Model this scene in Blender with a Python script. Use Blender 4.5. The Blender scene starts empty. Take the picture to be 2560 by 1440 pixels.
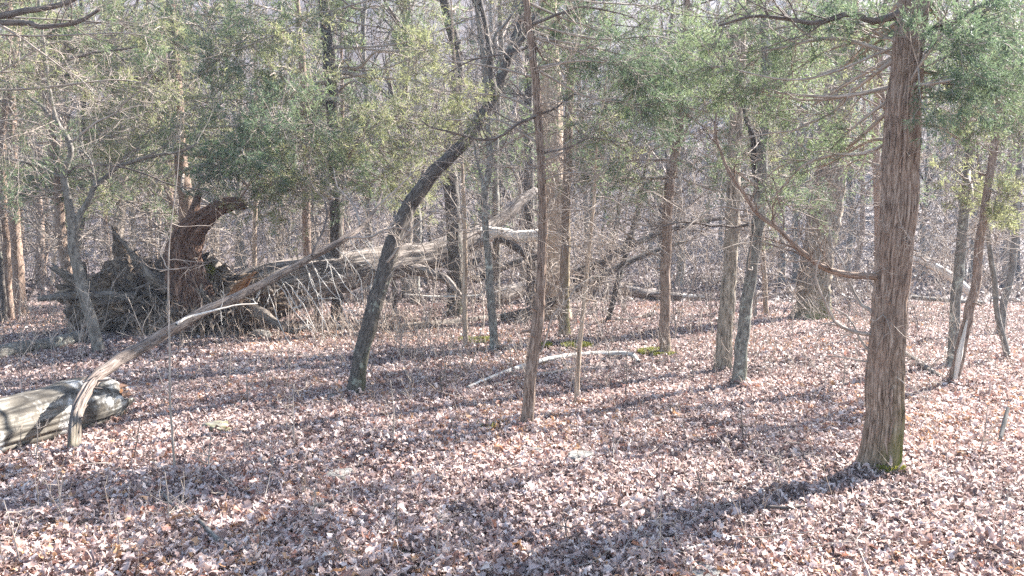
import bpy, math, random
import numpy as np
from mathutils import Vector

random.seed(4)
rng = np.random.default_rng(11)
sc = bpy.context.scene
R = math.radians

# ------------------------------------------------------------------ camera, sky, sun, exposure
F = 2130.0                                   # focal length in photo pixels (2560 wide)
PITCH = R(3.22)
CAM = np.array([0.0, 0.0, 1.5])
cam = bpy.data.objects.new('camera', bpy.data.cameras.new('camera'))
sc.collection.objects.link(cam)
cam.location = CAM
cam.rotation_euler = (R(90) - PITCH, 0, 0)
cam.data.sensor_width = 36.0
cam.data.lens = 36.0 * F / 2560.0
cam.data.clip_start = 0.05
cam.data.clip_end = 1500
sc.camera = cam

SUN_EL, SUN_AZ = R(37), R(55)                # azimuth measured from +Y towards +X
SUN = Vector((math.sin(SUN_AZ) * math.cos(SUN_EL), math.cos(SUN_AZ) * math.cos(SUN_EL), math.sin(SUN_EL)))
world = bpy.data.worlds.new('World')
sc.world = world
world.use_nodes = True
wn = world.node_tree.nodes
wl = world.node_tree.links
wn.clear()
sky = wn.new('ShaderNodeTexSky')
sky.sky_type = 'NISHITA'
sky.sun_disc = False
sky.sun_elevation = SUN_EL
sky.sun_rotation = SUN_AZ
sky.air_density = 1.0
sky.dust_density = 0.6
bg = wn.new('ShaderNodeBackground')
bg.inputs['Strength'].default_value = 0.08
wo = wn.new('ShaderNodeOutputWorld')
wl.new(sky.outputs[0], bg.inputs[0])
wl.new(bg.outputs[0], wo.inputs[0])

sun_data = bpy.data.lights.new('sun', 'SUN')
sun_data.energy = 5.0
sun_data.angle = R(0.53)
sun_data.color = (1.0, 0.965, 0.925)
sun = bpy.data.objects.new('sun', sun_data)
sun.rotation_euler = SUN.to_track_quat('Z', 'Y').to_euler()
sun.location = (20, 20, 40)
sc.collection.objects.link(sun)

sc.view_settings.view_transform = 'Standard'
sc.view_settings.look = 'None'
sc.view_settings.exposure = 2.62
sc.view_settings.gamma = 1.0
sc.render.engine = 'CYCLES'
cy = sc.cycles
cy.max_bounces = 6
cy.diffuse_bounces = 4
cy.glossy_bounces = 2
cy.transmission_bounces = 4
cy.volume_bounces = 0
cy.transparent_max_bounces = 4
cy.use_denoising = False
cy.caustics_reflective = False
cy.caustics_refractive = False
cy.use_adaptive_sampling = False

# ------------------------------------------------------------------ helpers
_T2 = np.random.default_rng(1).random((256, 256))
_T3 = np.random.default_rng(2).random((48, 48, 48))


def vn2(x, y):
    x = np.asarray(x, float); y = np.asarray(y, float)
    xi = np.floor(x).astype(int); yi = np.floor(y).astype(int)
    fx = x - xi; fy = y - yi
    fx = fx * fx * (3 - 2 * fx); fy = fy * fy * (3 - 2 * fy)
    a = _T2[xi % 256, yi % 256]; b = _T2[(xi + 1) % 256, yi % 256]
    c = _T2[xi % 256, (yi + 1) % 256]; d = _T2[(xi + 1) % 256, (yi + 1) % 256]
    return (a * (1 - fx) + b * fx) * (1 - fy) + (c * (1 - fx) + d * fx) * fy


def vn3(p):
    p = np.asarray(p, float)
    i = np.floor(p).astype(int); f = p - i; f = f * f * (3 - 2 * f); i %= 48; j = (i + 1) % 48
    x0, y0, z0 = i[..., 0], i[..., 1], i[..., 2]; x1, y1, z1 = j[..., 0], j[..., 1], j[..., 2]
    fx, fy, fz = f[..., 0], f[..., 1], f[..., 2]
    def l(a, b, t): return a + (b - a) * t
    return l(l(l(_T3[x0, y0, z0], _T3[x1, y0, z0], fx), l(_T3[x0, y1, z0], _T3[x1, y1, z0], fx), fy),
             l(l(_T3[x0, y0, z1], _T3[x1, y0, z1], fx), l(_T3[x0, y1, z1], _T3[x1, y1, z1], fx), fy), fz)


def ht(x, y):
    x = np.asarray(x, float); y = np.asarray(y, float)
    h = 0.10 * (vn2(x * 0.35 + 40, y * 0.35 + 9) - 0.5) + 0.05 * (vn2(x * 1.3 + 3, y * 1.3 + 70) - 0.5)
    far = np.clip((y - 18) / 20, 0, 1)
    h = h + far * 0.9 * (vn2(x * 0.09 + 11, y * 0.09 + 5) - 0.5)
    q = np.clip(y - 44, 0, None)
    rise = np.where(q < 16, q * q / 32 * 0.56, (q - 8) * 0.56)
    rise = np.where(rise > 34, 34 + (rise - 34) * 0.05, rise)
    return h + rise * (0.88 + 0.24 * vn2(x * 0.03 + 7, y * 0.02))


def ray(px, py):
    a = (px - 1280) / F; b = -(py - 720) / F
    c, s = math.cos(PITCH), math.sin(PITCH)
    return np.array([a, c + b * s, -s + b * c])


def W(px, py, Y):
    d = ray(px, py)
    return CAM + d * (Y / d[1])


def G(px, py):
    d = ray(px, py)
    t = 1.5 / max(-d[2], 0.012)
    for _ in range(25):
        p = CAM + d * t
        t = 0.5 * t + 0.5 * (float(ht(p[0], p[1])) - 1.5) / min(d[2], -0.012)
    return CAM + d * t


def nrm(v):
    return v / np.maximum(np.linalg.norm(v, axis=-1, keepdims=True), 1e-9)


class MB:
    """collects vertices and faces, links them as one mesh object"""
    def __init__(self):
        self.V = []; self.Q = []; self.T = []; self.uv = []; self.n = 0
        self.rq = []; self.rt = []; self.moss = []

    def add(self, V, Q=None, T=None, uv=None, rq=None, moss=None):
        V = np.asarray(V, np.float32).reshape(-1, 3)
        self.V.append(V)
        self.uv.append(np.zeros((len(V), 2), np.float32) if uv is None else np.asarray(uv, np.float32).reshape(-1, 2))
        self.moss.append(np.zeros(len(V), np.float32) if moss is None else np.asarray(moss, np.float32).ravel())
        if Q is not None and len(Q):
            Q = np.asarray(Q, np.int64).reshape(-1, 4)
            self.Q.append(Q + self.n)
            self.rq.append(rng.random(len(Q)) if rq is None else np.asarray(rq))
        if T is not None and len(T):
            T = np.asarray(T, np.int64).reshape(-1, 3)
            self.T.append(T + self.n); self.rt.append(rng.random(len(T)))
        self.n += len(V)
        return self

    def build(self, name, mat, parent=None, smooth=True):
        me = bpy.data.meshes.new(name)
        V = np.concatenate(self.V)
        Q = np.concatenate(self.Q) if self.Q else np.zeros((0, 4), np.int64)
        T = np.concatenate(self.T) if self.T else np.zeros((0, 3), np.int64)
        me.vertices.add(len(V)); me.vertices.foreach_set('co', V.ravel())
        li = np.concatenate([Q.ravel(), T.ravel()]).astype(np.int32)
        me.loops.add(len(li)); me.loops.foreach_set('vertex_index', li)
        tot = np.concatenate([np.full(len(Q), 4), np.full(len(T), 3)]).astype(np.int32)
        st = np.concatenate([[0], np.cumsum(tot)[:-1]]).astype(np.int32)
        me.polygons.add(len(tot)); me.polygons.foreach_set('loop_start', st)
        me.polygons.foreach_set('loop_total', tot)
        me.polygons.foreach_set('use_smooth', np.full(len(tot), smooth))
        uvl = me.uv_layers.new(name='UVMap')
        uvl.data.foreach_set('uv', np.concatenate(self.uv)[li].astype(np.float32).ravel())
        a = me.attributes.new('rnd', 'FLOAT', 'FACE')
        r = np.concatenate((self.rq if self.rq else [np.zeros(0)]) + (self.rt if self.rt else [np.zeros(0)]))
        a.data.foreach_set('value', r.astype(np.float32))
        m = np.concatenate(self.moss)
        if m.any():
            b = me.attributes.new('moss', 'FLOAT', 'POINT')
            b.data.foreach_set('value', m)
        me.update(); me.validate()
        if mat is not None:
            me.materials.append(mat)
        o = bpy.data.objects.new(name, me)
        sc.collection.objects.link(o)
        if parent is not None:
            o.parent = parent
        return o


def tag(o, label=None, cat=None, group=None, kind=None):
    if label: o['label'] = label
    if cat: o['category'] = cat
    if group: o['group'] = group
    if kind: o['kind'] = kind
    return o


def empty(name, loc=(0, 0, 0)):
    o = bpy.data.objects.new(name, None)
    o.empty_display_size = 0.1
    sc.collection.objects.link(o)
    o.location = loc
    return o


def shift(o, base):
    """child meshes are written in world space: move them into the space of a thing standing at base"""
    o.location = (-base[0], -base[1], -base[2])
    return o


def spline(P, r, step):
    """Catmull-Rom through P with radii r, resampled at about step metres"""
    P = np.asarray(P, float); r = np.asarray(r, float)
    if len(P) == 2:
        P = np.stack([P[0], P.mean(0), P[1]]); r = np.array([r[0], r.mean(), r[1]])
    A = np.vstack([2 * P[0] - P[1], P, 2 * P[-1] - P[-2]])
    out = []; ro = []
    for i in range(len(P) - 1):
        p0, p1, p2, p3 = A[i], A[i + 1], A[i + 2], A[i + 3]
        m = max(1, int(np.linalg.norm(p2 - p1) / step))
        t = np.linspace(0, 1, m, endpoint=False)[:, None]
        out.append(0.5 * ((2 * p1) + (-p0 + p2) * t + (2 * p0 - 5 * p1 + 4 * p2 - p3) * t ** 2 + (-p0 + 3 * p1 - 3 * p2 + p3) * t ** 3))
        ts = t[:, 0]
        ro.append(r[i] + (r[i + 1] - r[i]) * ts)
    out.append(P[-1:]); ro.append(r[-1:])
    return np.vstack(out), np.concatenate(ro)


def tube(mb, P, r, sides=12, amp=0.0, fu=5.0, fv=3.0, seed=0.0, cap=False, flare=0.0, flare_h=0.15, lobes=0.0,
         moss=0.0, moss_h=0.3, moss_dir=0.0, groove=None, ragged=0.0):
    """one tapered limb along P (already resampled) with bark relief in the mesh"""
    P = np.asarray(P, float); r = np.asarray(r, float); k = len(P)
    t = nrm(np.gradient(P, axis=0))
    ref = np.array([0.0, -1.0, 0.0]) if abs(t[:, 1]).mean() < 0.8 else np.array([0.0, 0.0, 1.0])
    s = nrm(np.cross(t, ref)); u = np.cross(s, t)
    ang = np.linspace(0, 2 * np.pi, sides, endpoint=False)
    L = np.concatenate([[0], np.cumsum(np.linalg.norm(np.diff(P, axis=0), axis=1))])
    ca, sa = np.cos(ang), np.sin(ang)
    rr = r[:, None] * np.ones(sides)
    if amp:
        c3 = np.stack(np.broadcast_arrays(ca[None] * fu + seed, sa[None] * fu + seed * 1.7, L[:, None] * fv), -1)
        n1 = vn3(c3 + 7); n2 = vn3(c3 * np.array([2.6, 2.6, 2.2]) + 3)
        c4 = np.stack(np.broadcast_arrays(ca[None] * 1.1 + seed, sa[None] * 1.1, L[:, None] * 1.5 + seed), -1)
        rr = rr * (1 + amp * (1.3 * (n1 - 0.5) + 0.9 * (n2 - 0.5)) + min(amp * 1.6, 0.25) * (vn3(c4) - 0.5))
    if flare:
        e = np.exp(-L / flare_h)[:, None]
        rr = rr * (1 + flare * e * (1 + lobes * np.sin(ang * 5 + seed)[None] * 0.8 + lobes * np.sin(ang * 3 + 2 * seed)[None] * 0.6))
    if groove is not None:
        for ga, gw, gd in groove:
            da = np.angle(np.exp(1j * (ang[None] - ga - 0.12 * np.sin(L[:, None] * 1.7 + ga))))
            rr = rr * (1 - gd * np.exp(-(da / gw) ** 2))
    if ragged:
        e = np.clip((L - L[-1] + ragged) / ragged, 0, 1)[:, None]
        P2 = P[:, None] + t[:, None] * (e * ragged * 1.5 * (vn2(ang * 3 + seed, ang * 0 + seed)[None] - 0.5))[..., None]
    else:
        P2 = P[:, None]
    V = P2 + (s[:, None] * ca[None, :, None] + u[:, None] * sa[None, :, None]) * rr[..., None]
    i = np.arange(k - 1)[:, None] * sides; j = np.arange(sides)[None]; j2 = (j + 1) % sides
    Q = np.stack([i + j, i + j2, i + sides + j2, i + sides + j], -1).reshape(-1, 4)
    rm = float(r.mean())
    uv = np.stack(np.broadcast_arrays(np.abs(ang[None] - np.pi) * rm * 2, L[:, None]), -1)
    ms = None
    if moss:
        sd = 0.5 + 0.5 * np.cos(ang - moss_dir)[None]
        ms = np.clip(moss * (0.08 + 0.92 * sd ** 3) * np.exp(-L / moss_h)[:, None] * (0.6 + 0.8 * vn2(ang[None] * 3, L[:, None] * 9)), 0, 1)
    T = None
    V = V.reshape(-1, 3); uv = uv.reshape(-1, 2)
    if cap:
        V = np.vstack([V, P[-1:] + t[-1] * r[-1] * 0.1]); uv = np.vstack([uv, uv[-1:]])
        b = (k - 1) * sides
        T = [(b + q, b + (q + 1) % sides, k * sides) for q in range(sides)]
        if ms is not None: ms = np.append(ms.ravel(), 0)
    mb.add(V, Q, T, uv, moss=ms)
    return mb


def tubes(mb, P, Rr, sides=4):
    """many thin limbs at once: P (n,k,3), Rr (n,k)"""
    n, k, _ = P.shape
    if n == 0: return mb
    t = nrm(np.gradient(P, axis=1))
    m = nrm(P[:, -1] - P[:, 0])
    ref = np.where(np.abs(m[:, 2:3]) < 0.7, np.array([[0, 0, 1.0]]), np.array([[0.9, 0.4, 0.0]]))[:, None]
    s = nrm(np.cross(t, np.broadcast_to(ref, t.shape))); u = np.cross(s, t)
    ang = np.linspace(0, 2 * np.pi, sides, endpoint=False)
    V = P[:, :, None] + (s[:, :, None] * np.cos(ang)[None, None, :, None] + u[:, :, None] * np.sin(ang)[None, None, :, None]) * Rr[:, :, None, None]
    a = np.arange(n)[:, None, None] * (k * sides) + np.arange(k - 1)[None, :, None] * sides
    j = np.arange(sides)[None, None]; j2 = (j + 1) % sides
    Q = np.stack([a + j, a + j2, a + sides + j2, a + sides + j], -1).reshape(-1, 4)
    L = np.concatenate([np.zeros((n, 1)), np.cumsum(np.linalg.norm(np.diff(P, axis=1), axis=2), axis=1)], 1)
    uv = np.stack(np.broadcast_arrays(ang[None, None] * 0.02 + np.arange(n)[:, None, None] * 0.37, L[:, :, None]), -1)
    mb.add(V.reshape(-1, 3), Q, None, uv.reshape(-1, 2), rq=np.repeat(rng.random(n), (k - 1) * sides))
    return mb


def grow(S, D, L, r0, k=6, wig=0.15, bias=(0, 0, 0), tip=0.25):
    n = len(S); P = np.empty((n, k, 3)); P[:, 0] = S; d = nrm(np.asarray(D, float))
    L = np.asarray(L, float); b = np.asarray(bias, float)
    for i in range(1, k):
        d = nrm(d + wig * rng.normal(size=(n, 3)) + b)
        P[:, i] = P[:, i - 1] + d * (L / (k - 1))[:, None]
    return P, np.asarray(r0, float)[:, None] * np.linspace(1, max(tip, 0.45) if len(S) > 60 else tip, k)[None]


RMIN = 0.00042                               # no twig is drawn finer than this share of its distance


def kids(P, Rr, L, m, t0, t1, ang, lr, rr, up=0.0, flat=1.0, rmin=0.0015, far=None):
    n, k, _ = P.shape
    t = rng.uniform(t0, t1, (n, m)); x = t * (k - 1.001); i = np.floor(x).astype(int); f = (x - i)[..., None]
    a = np.arange(n)[:, None]
    p = P[a, i] * (1 - f) + P[a, i + 1] * f
    tg = nrm(P[a, i + 1] - P[a, i])
    rad = Rr[a, i] * (1 - f[..., 0]) + Rr[a, i + 1] * f[..., 0]
    v = rng.normal(size=(n, m, 3)); v[..., 2] *= flat
    v = nrm(v - (v * tg).sum(-1, keepdims=True) * tg)
    an = ang * rng.uniform(0.7, 1.25, (n, m, 1))
    d = nrm(np.cos(an) * tg + np.sin(an) * v + np.array([0, 0, up]))
    Lc = np.asarray(L)[:, None] * lr * rng.uniform(0.45, 1.2, (n, m)) * (1.1 - 0.55 * t)
    dist = np.clip(p[..., 1], 3, 40) if far is None else far
    r0 = np.maximum(np.minimum(rad * 0.8, rad * rr), np.maximum(rmin, RMIN * dist))
    return p.reshape(-1, 3), d.reshape(-1, 3), Lc.ravel(), r0.ravel()


def cords(mb, P, m, ln, wd, spread=0.9, up=0.05, t0=0.1, tone=None):
    """the scale-leaf cords of cedar sprays: slim pointed slips set along the twigs P"""
    n, k, _ = P.shape
    if n == 0: return mb
    t = rng.uniform(t0, 1, (n, m)); x = t * (k - 1.001); i = np.floor(x).astype(int); f = (x - i)[..., None]
    a = np.arange(n)[:, None]
    p = (P[a, i] * (1 - f) + P[a, i + 1] * f).reshape(-1, 3)
    tg = nrm(P[a, i + 1] - P[a, i]).reshape(-1, 3)
    N = len(p)
    d = nrm(tg + spread * rng.normal(size=(N, 3)) + np.array([0, 0, up]))
    w = nrm(np.cross(d, rng.normal(size=(N, 3))))
    l = ln * rng.uniform(0.5, 1.3, (N, 1)); h = wd * rng.uniform(0.6, 1.3, (N, 1)) * 0.5
    bend = rng.normal(size=(N, 3)) * l * 0.12
    V = np.stack([p, p + d * l * 0.5 + w * h + bend, p + d * l, p + d * l * 0.5 - w * h + bend], 1)
    Q = np.arange(N * 4).reshape(-1, 4)
    base = np.repeat(rng.random(n), m)
    rq = np.clip(0.55 * base + 0.45 * rng.random(N), 0, 1)
    mb.add(V.reshape(-1, 3), Q, rq=rq)
    return mb


# ------------------------------------------------------------------ materials
def ramp(nt, stops):
    n = nt.nodes.new('ShaderNodeValToRGB')
    e = n.color_ramp.elements
    while len(e) > 1: e.remove(e[-1])
    e[0].position = stops[0][0]; e[0].color = (*stops[0][1], 1)
    for p, c in stops[1:]:
        x = e.new(p); x.color = (*c, 1)
    return n


def newmat(name):
    m = bpy.data.materials.new(name); m.use_nodes = True
    nt = m.node_tree; nt.nodes.clear()
    out = nt.nodes.new('ShaderNodeOutputMaterial')
    return m, nt, out


def noise(nt, vec, scale, detail=3, rough=0.6, dist=0.0):
    n = nt.nodes.new('ShaderNodeTexNoise')
    n.inputs['Scale'].default_value = scale; n.inputs['Detail'].default_value = detail
    n.inputs['Roughness'].default_value = rough; n.inputs['Distortion'].default_value = dist
    if vec is not None: nt.links.new(vec, n.inputs['Vector'])
    return n.outputs['Fac']


def mixc(nt, fac, a, b):
    n = nt.nodes.new('ShaderNodeMix'); n.data_type = 'RGBA'
    for sock, v in ((n.inputs[0], fac), (n.inputs[6], a), (n.inputs[7], b)):
        if hasattr(v, 'is_output') or hasattr(v, 'links'): nt.links.new(v, sock)
        elif isinstance(v, (tuple, list)): sock.default_value = (*v, 1)
        else: sock.default_value = v
    return n.outputs[2]


def mapr(nt, v, a, b, c=0.0, d=1.0):
    n = nt.nodes.new('ShaderNodeMapRange'); nt.links.new(v, n.inputs[0])
    for i, q in enumerate((a, b, c, d)): n.inputs[i + 1].default_value = q
    return n.outputs[0]


def bark(name, dark, mid, light, lichen=None, lamt=0.5, su=42, sv=5, bump=0.6, lscale=9, crack=0.0, rough=0.9, patch=None):
    m, nt, out = newmat(name)
    tc = nt.nodes.new('ShaderNodeTexCoord')
    mp = nt.nodes.new('ShaderNodeMapping'); mp.inputs['Scale'].default_value = (su, sv, 1)
    nt.links.new(tc.outputs['UV'], mp.inputs[0])
    n1 = noise(nt, mp.outputs[0], 1.0, 5, 0.65, 0.4)
    n2 = noise(nt, tc.outputs['Object'], 3.1, 3)
    rp = ramp(nt, [(0.36, dark), (0.5, mid), (0.66, light)])
    nt.links.new(n1, rp.inputs[0])
    col = mixc(nt, mapr(nt, n2, 0.35, 0.7, 0, 0.45), rp.outputs[0], mid)
    if lichen:
        nl = noise(nt, tc.outputs['Object'], lscale, 4, 0.7)
        nl2 = noise(nt, tc.outputs['Object'], lscale * 0.25, 2)
        mu = nt.nodes.new('ShaderNodeMath'); mu.operation = 'ADD'
        nt.links.new(nl, mu.inputs[0]); nt.links.new(mapr(nt, nl2, 0.2, 0.8, -0.15, 0.15), mu.inputs[1])
        c = 0.72 - 0.3 * lamt
        col = mixc(nt, mapr(nt, mu.outputs[0], c, c + 0.07), col, lichen)
    if patch:
        np_ = noise(nt, tc.outputs['Object'], patch[1], 6, 0.75)
        col = mixc(nt, mapr(nt, np_, patch[2], patch[2] + 0.05, 0, 0.85), col, patch[0])
    if crack:
        vo = nt.nodes.new('ShaderNodeTexVoronoi'); vo.feature = 'DISTANCE_TO_EDGE'; vo.inputs['Scale'].default_value = crack
        mp2 = nt.nodes.new('ShaderNodeMapping'); mp2.inputs['Scale'].default_value = (1.6, 0.45, 1)
        nt.links.new(tc.outputs['UV'], mp2.inputs[0]); nt.links.new(mp2.outputs[0], vo.inputs['Vector'])
        col = mixc(nt, mapr(nt, vo.outputs['Distance'], 0.0, 0.13, 0.85, 0.0), col, tuple(x * 0.5 for x in dark))
    at = nt.nodes.new('ShaderNodeAttribute'); at.attribute_name = 'moss'
    nm = noise(nt, tc.outputs['Object'], 60, 3)
    mc = mixc(nt, nm, (0.06, 0.075, 0.012), (0.22, 0.23, 0.03))
    col = mixc(nt, at.outputs['Fac'], col, mc)
    bs = nt.nodes.new('ShaderNodeBsdfPrincipled')
    bs.inputs['Roughness'].default_value = rough
    bs.inputs['Specular IOR Level'].default_value = 0.25
    nt.links.new(col, bs.inputs['Base Color'])
    bp = nt.nodes.new('ShaderNodeBump'); bp.inputs['Strength'].default_value = bump; bp.inputs['Distance'].default_value = 0.012
    nt.links.new(n1, bp.inputs['Height']); nt.links.new(bp.outputs[0], bs.inputs['Normal'])
    nt.links.new(bs.outputs[0], out.inputs[0])
    return m


def leafmat(name, stops, trans=0.35, rough=0.6, spec=0.3, tcol=None):
    m, nt, out = newmat(name)
    at = nt.nodes.new('ShaderNodeAttribute'); at.attribute_name = 'rnd'
    rp = ramp(nt, stops); nt.links.new(at.outputs['Fac'], rp.inputs[0])
    bs = nt.nodes.new('ShaderNodeBsdfPrincipled')
    bs.inputs['Roughness'].default_value = rough; bs.inputs['Specular IOR Level'].default_value = spec
    nt.links.new(rp.outputs[0], bs.inputs['Base Color'])
    tr = nt.nodes.new('ShaderNodeBsdfTranslucent')
    nt.links.new(mixc(nt, 0.5, rp.outputs[0], tcol) if tcol else rp.outputs[0], tr.inputs[0])
    mx = nt.nodes.new('ShaderNodeMixShader'); mx.inputs[0].default_value = trans
    nt.links.new(bs.outputs[0], mx.inputs[1]); nt.links.new(tr.outputs[0], mx.inputs[2])
    nt.links.new(mx.outputs[0], out.inputs[0])
    return m


M = {}
M['cedar'] = bark('cedar_bark', (0.075, 0.048, 0.035), (0.24, 0.165, 0.122), (0.40, 0.31, 0.245), su=62, sv=11, bump=1.0)
M['cedar_red'] = bark('red_cedar_bark', (0.07, 0.045, 0.034), (0.215, 0.15, 0.112), (0.40, 0.31, 0.245), su=62, sv=10, bump=0.9)
M['dead_cedar'] = bark('dead_cedar_wood', (0.06, 0.045, 0.037), (0.17, 0.132, 0.11), (0.32, 0.265, 0.225), su=60, sv=7, bump=1.0)
M['oak'] = bark('oak_bark', (0.06, 0.048, 0.036), (0.235, 0.19, 0.145), (0.42, 0.355, 0.28), su=24, sv=7, bump=1.0, lichen=(0.36, 0.36, 0.29), lamt=0.25)
M['dark'] = bark('dark_lichen_bark', (0.03, 0.025, 0.022), (0.075, 0.062, 0.053), (0.15, 0.128, 0.108), lichen=(0.22, 0.22, 0.175), lamt=0.36, su=35, sv=12, lscale=14)
M['grey'] = bark('grey_smooth_bark', (0.07, 0.06, 0.05), (0.15, 0.133, 0.112), (0.26, 0.235, 0.2), lichen=(0.33, 0.33, 0.28), lamt=0.25, su=20, sv=9, bump=0.3)
M['lichen'] = bark('lichen_grey_bark', (0.06, 0.053, 0.045), (0.15, 0.135, 0.115), (0.26, 0.24, 0.2), lichen=(0.33, 0.325, 0.27), lamt=0.45, su=30, sv=12, lscale=16)
M['tan'] = bark('tan_bark', (0.13, 0.09, 0.065), (0.36, 0.265, 0.19), (0.52, 0.42, 0.32), su=30, sv=3, bump=0.6)
M['twig'] = bark('twig_bark', (0.12, 0.095, 0.08), (0.31, 0.255, 0.21), (0.5, 0.43, 0.37), su=40, sv=8, bump=0.2)
M['twig_dark'] = bark('dark_twig_bark', (0.05, 0.038, 0.032), (0.12, 0.095, 0.08), (0.23, 0.19, 0.16), su=40, sv=8, bump=0.2)
M['log'] = bark('weathered_wood', (0.07, 0.055, 0.045), (0.23, 0.19, 0.16), (0.44, 0.385, 0.335), su=26, sv=2.2, bump=1.0, crack=2.2)
M['birch'] = bark('patchy_white_wood', (0.06, 0.05, 0.04), (0.175, 0.155, 0.125), (0.28, 0.255, 0.215), lichen=(0.5, 0.48, 0.44), lamt=0.62, su=16, sv=2.6, bump=0.9, lscale=3.2, crack=2.6, patch=((0.11, 0.095, 0.075), 5.0, 0.5))
M['pale'] = bark('bare_pale_wood', (0.28, 0.24, 0.2), (0.52, 0.47, 0.41), (0.7, 0.66, 0.6), su=30, sv=2, bump=0.5)
M['rot'] = bark('rotten_red_wood', (0.018, 0.011, 0.008), (0.10, 0.056, 0.039), (0.29, 0.175, 0.12), su=24, sv=7, bump=1.0)
M['orange'] = bark('rotten_orange_wood', (0.06, 0.026, 0.012), (0.19, 0.085, 0.035), (0.32, 0.16, 0.07), su=30, sv=5, bump=0.8)
M['soil'] = bark('root_soil', (0.022, 0.016, 0.012), (0.095, 0.068, 0.048), (0.24, 0.18, 0.13), su=12, sv=12, bump=1.0)
M['root'] = bark('root_bark', (0.04, 0.032, 0.026), (0.13, 0.105, 0.085), (0.29, 0.25, 0.205), su=34, sv=4, bump=0.9)
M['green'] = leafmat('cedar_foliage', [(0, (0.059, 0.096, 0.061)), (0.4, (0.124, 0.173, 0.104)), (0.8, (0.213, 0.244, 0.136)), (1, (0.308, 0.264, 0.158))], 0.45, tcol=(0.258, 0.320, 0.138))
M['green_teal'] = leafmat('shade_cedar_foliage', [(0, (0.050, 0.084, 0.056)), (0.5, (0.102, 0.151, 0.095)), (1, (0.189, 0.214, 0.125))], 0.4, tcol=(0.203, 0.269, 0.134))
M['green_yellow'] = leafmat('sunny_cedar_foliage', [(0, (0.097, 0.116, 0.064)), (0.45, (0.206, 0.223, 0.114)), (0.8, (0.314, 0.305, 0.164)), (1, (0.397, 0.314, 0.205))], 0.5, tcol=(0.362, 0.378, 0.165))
M['litter'] = leafmat('dry_oak_leaves', [(0, (0.11, 0.07, 0.06)), (0.13, (0.22, 0.145, 0.125)), (0.3, (0.38, 0.265, 0.23)), (0.58, (0.53, 0.405, 0.355)), (0.89, (0.67, 0.56, 0.5)), (0.915, (0.29, 0.155, 0.12)), (0.965, (0.34, 0.175, 0.13)), (0.99, (0.38, 0.18, 0.12)), (1.0, (0.42, 0.24, 0.13))], 0.25, 0.5, 0.4)
M['litter_shaded'] = leafmat('shaded_oak_leaves', [(0, (0.05, 0.036, 0.032)), (0.4, (0.13, 0.095, 0.083)), (0.8, (0.22, 0.17, 0.15)), (1.0, (0.30, 0.245, 0.22))], 0.2, 0.6, 0.3)  # far leaves darkened and greyed: the slope's shade is put into their colour
M['weeds'] = leafmat('dry_weeds', [(0, (0.17, 0.12, 0.09)), (0.6, (0.33, 0.25, 0.19)), (1, (0.5, 0.41, 0.32))], 0.2)
M['moss'] = leafmat('moss', [(0, (0.10, 0.11, 0.015)), (0.6, (0.24, 0.24, 0.03)), (1, (0.38, 0.35, 0.07))], 0.3)


def rockmat():
    m, nt, out = newmat('rock')
    tc = nt.nodes.new('ShaderNodeTexCoord')
    n1 = noise(nt, tc.outputs['Object'], 14, 6, 0.7)
    rp = ramp(nt, [(0.3, (0.09, 0.08, 0.068)), (0.55, (0.22, 0.2, 0.172)), (0.75, (0.36, 0.34, 0.3))])
    nt.links.new(n1, rp.inputs[0])
    at = nt.nodes.new('ShaderNodeAttribute'); at.attribute_name = 'moss'
    nm = noise(nt, tc.outputs['Object'], 50, 3)
    col = mixc(nt, at.outputs['Fac'], rp.outputs[0], mixc(nt, nm, (0.05, 0.05, 0.02), (0.15, 0.135, 0.05)))
    bs = nt.nodes.new('ShaderNodeBsdfPrincipled'); bs.inputs['Roughness'].default_value = 0.9
    nt.links.new(col, bs.inputs['Base Color'])
    bp = nt.nodes.new('ShaderNodeBump'); bp.inputs['Strength'].default_value = 0.7; bp.inputs['Distance'].default_value = 0.01
    nt.links.new(n1, bp.inputs['Height']); nt.links.new(bp.outputs[0], bs.inputs['Normal'])
    nt.links.new(bs.outputs[0], out.inputs[0])
    return m


M['rock'] = rockmat()


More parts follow.
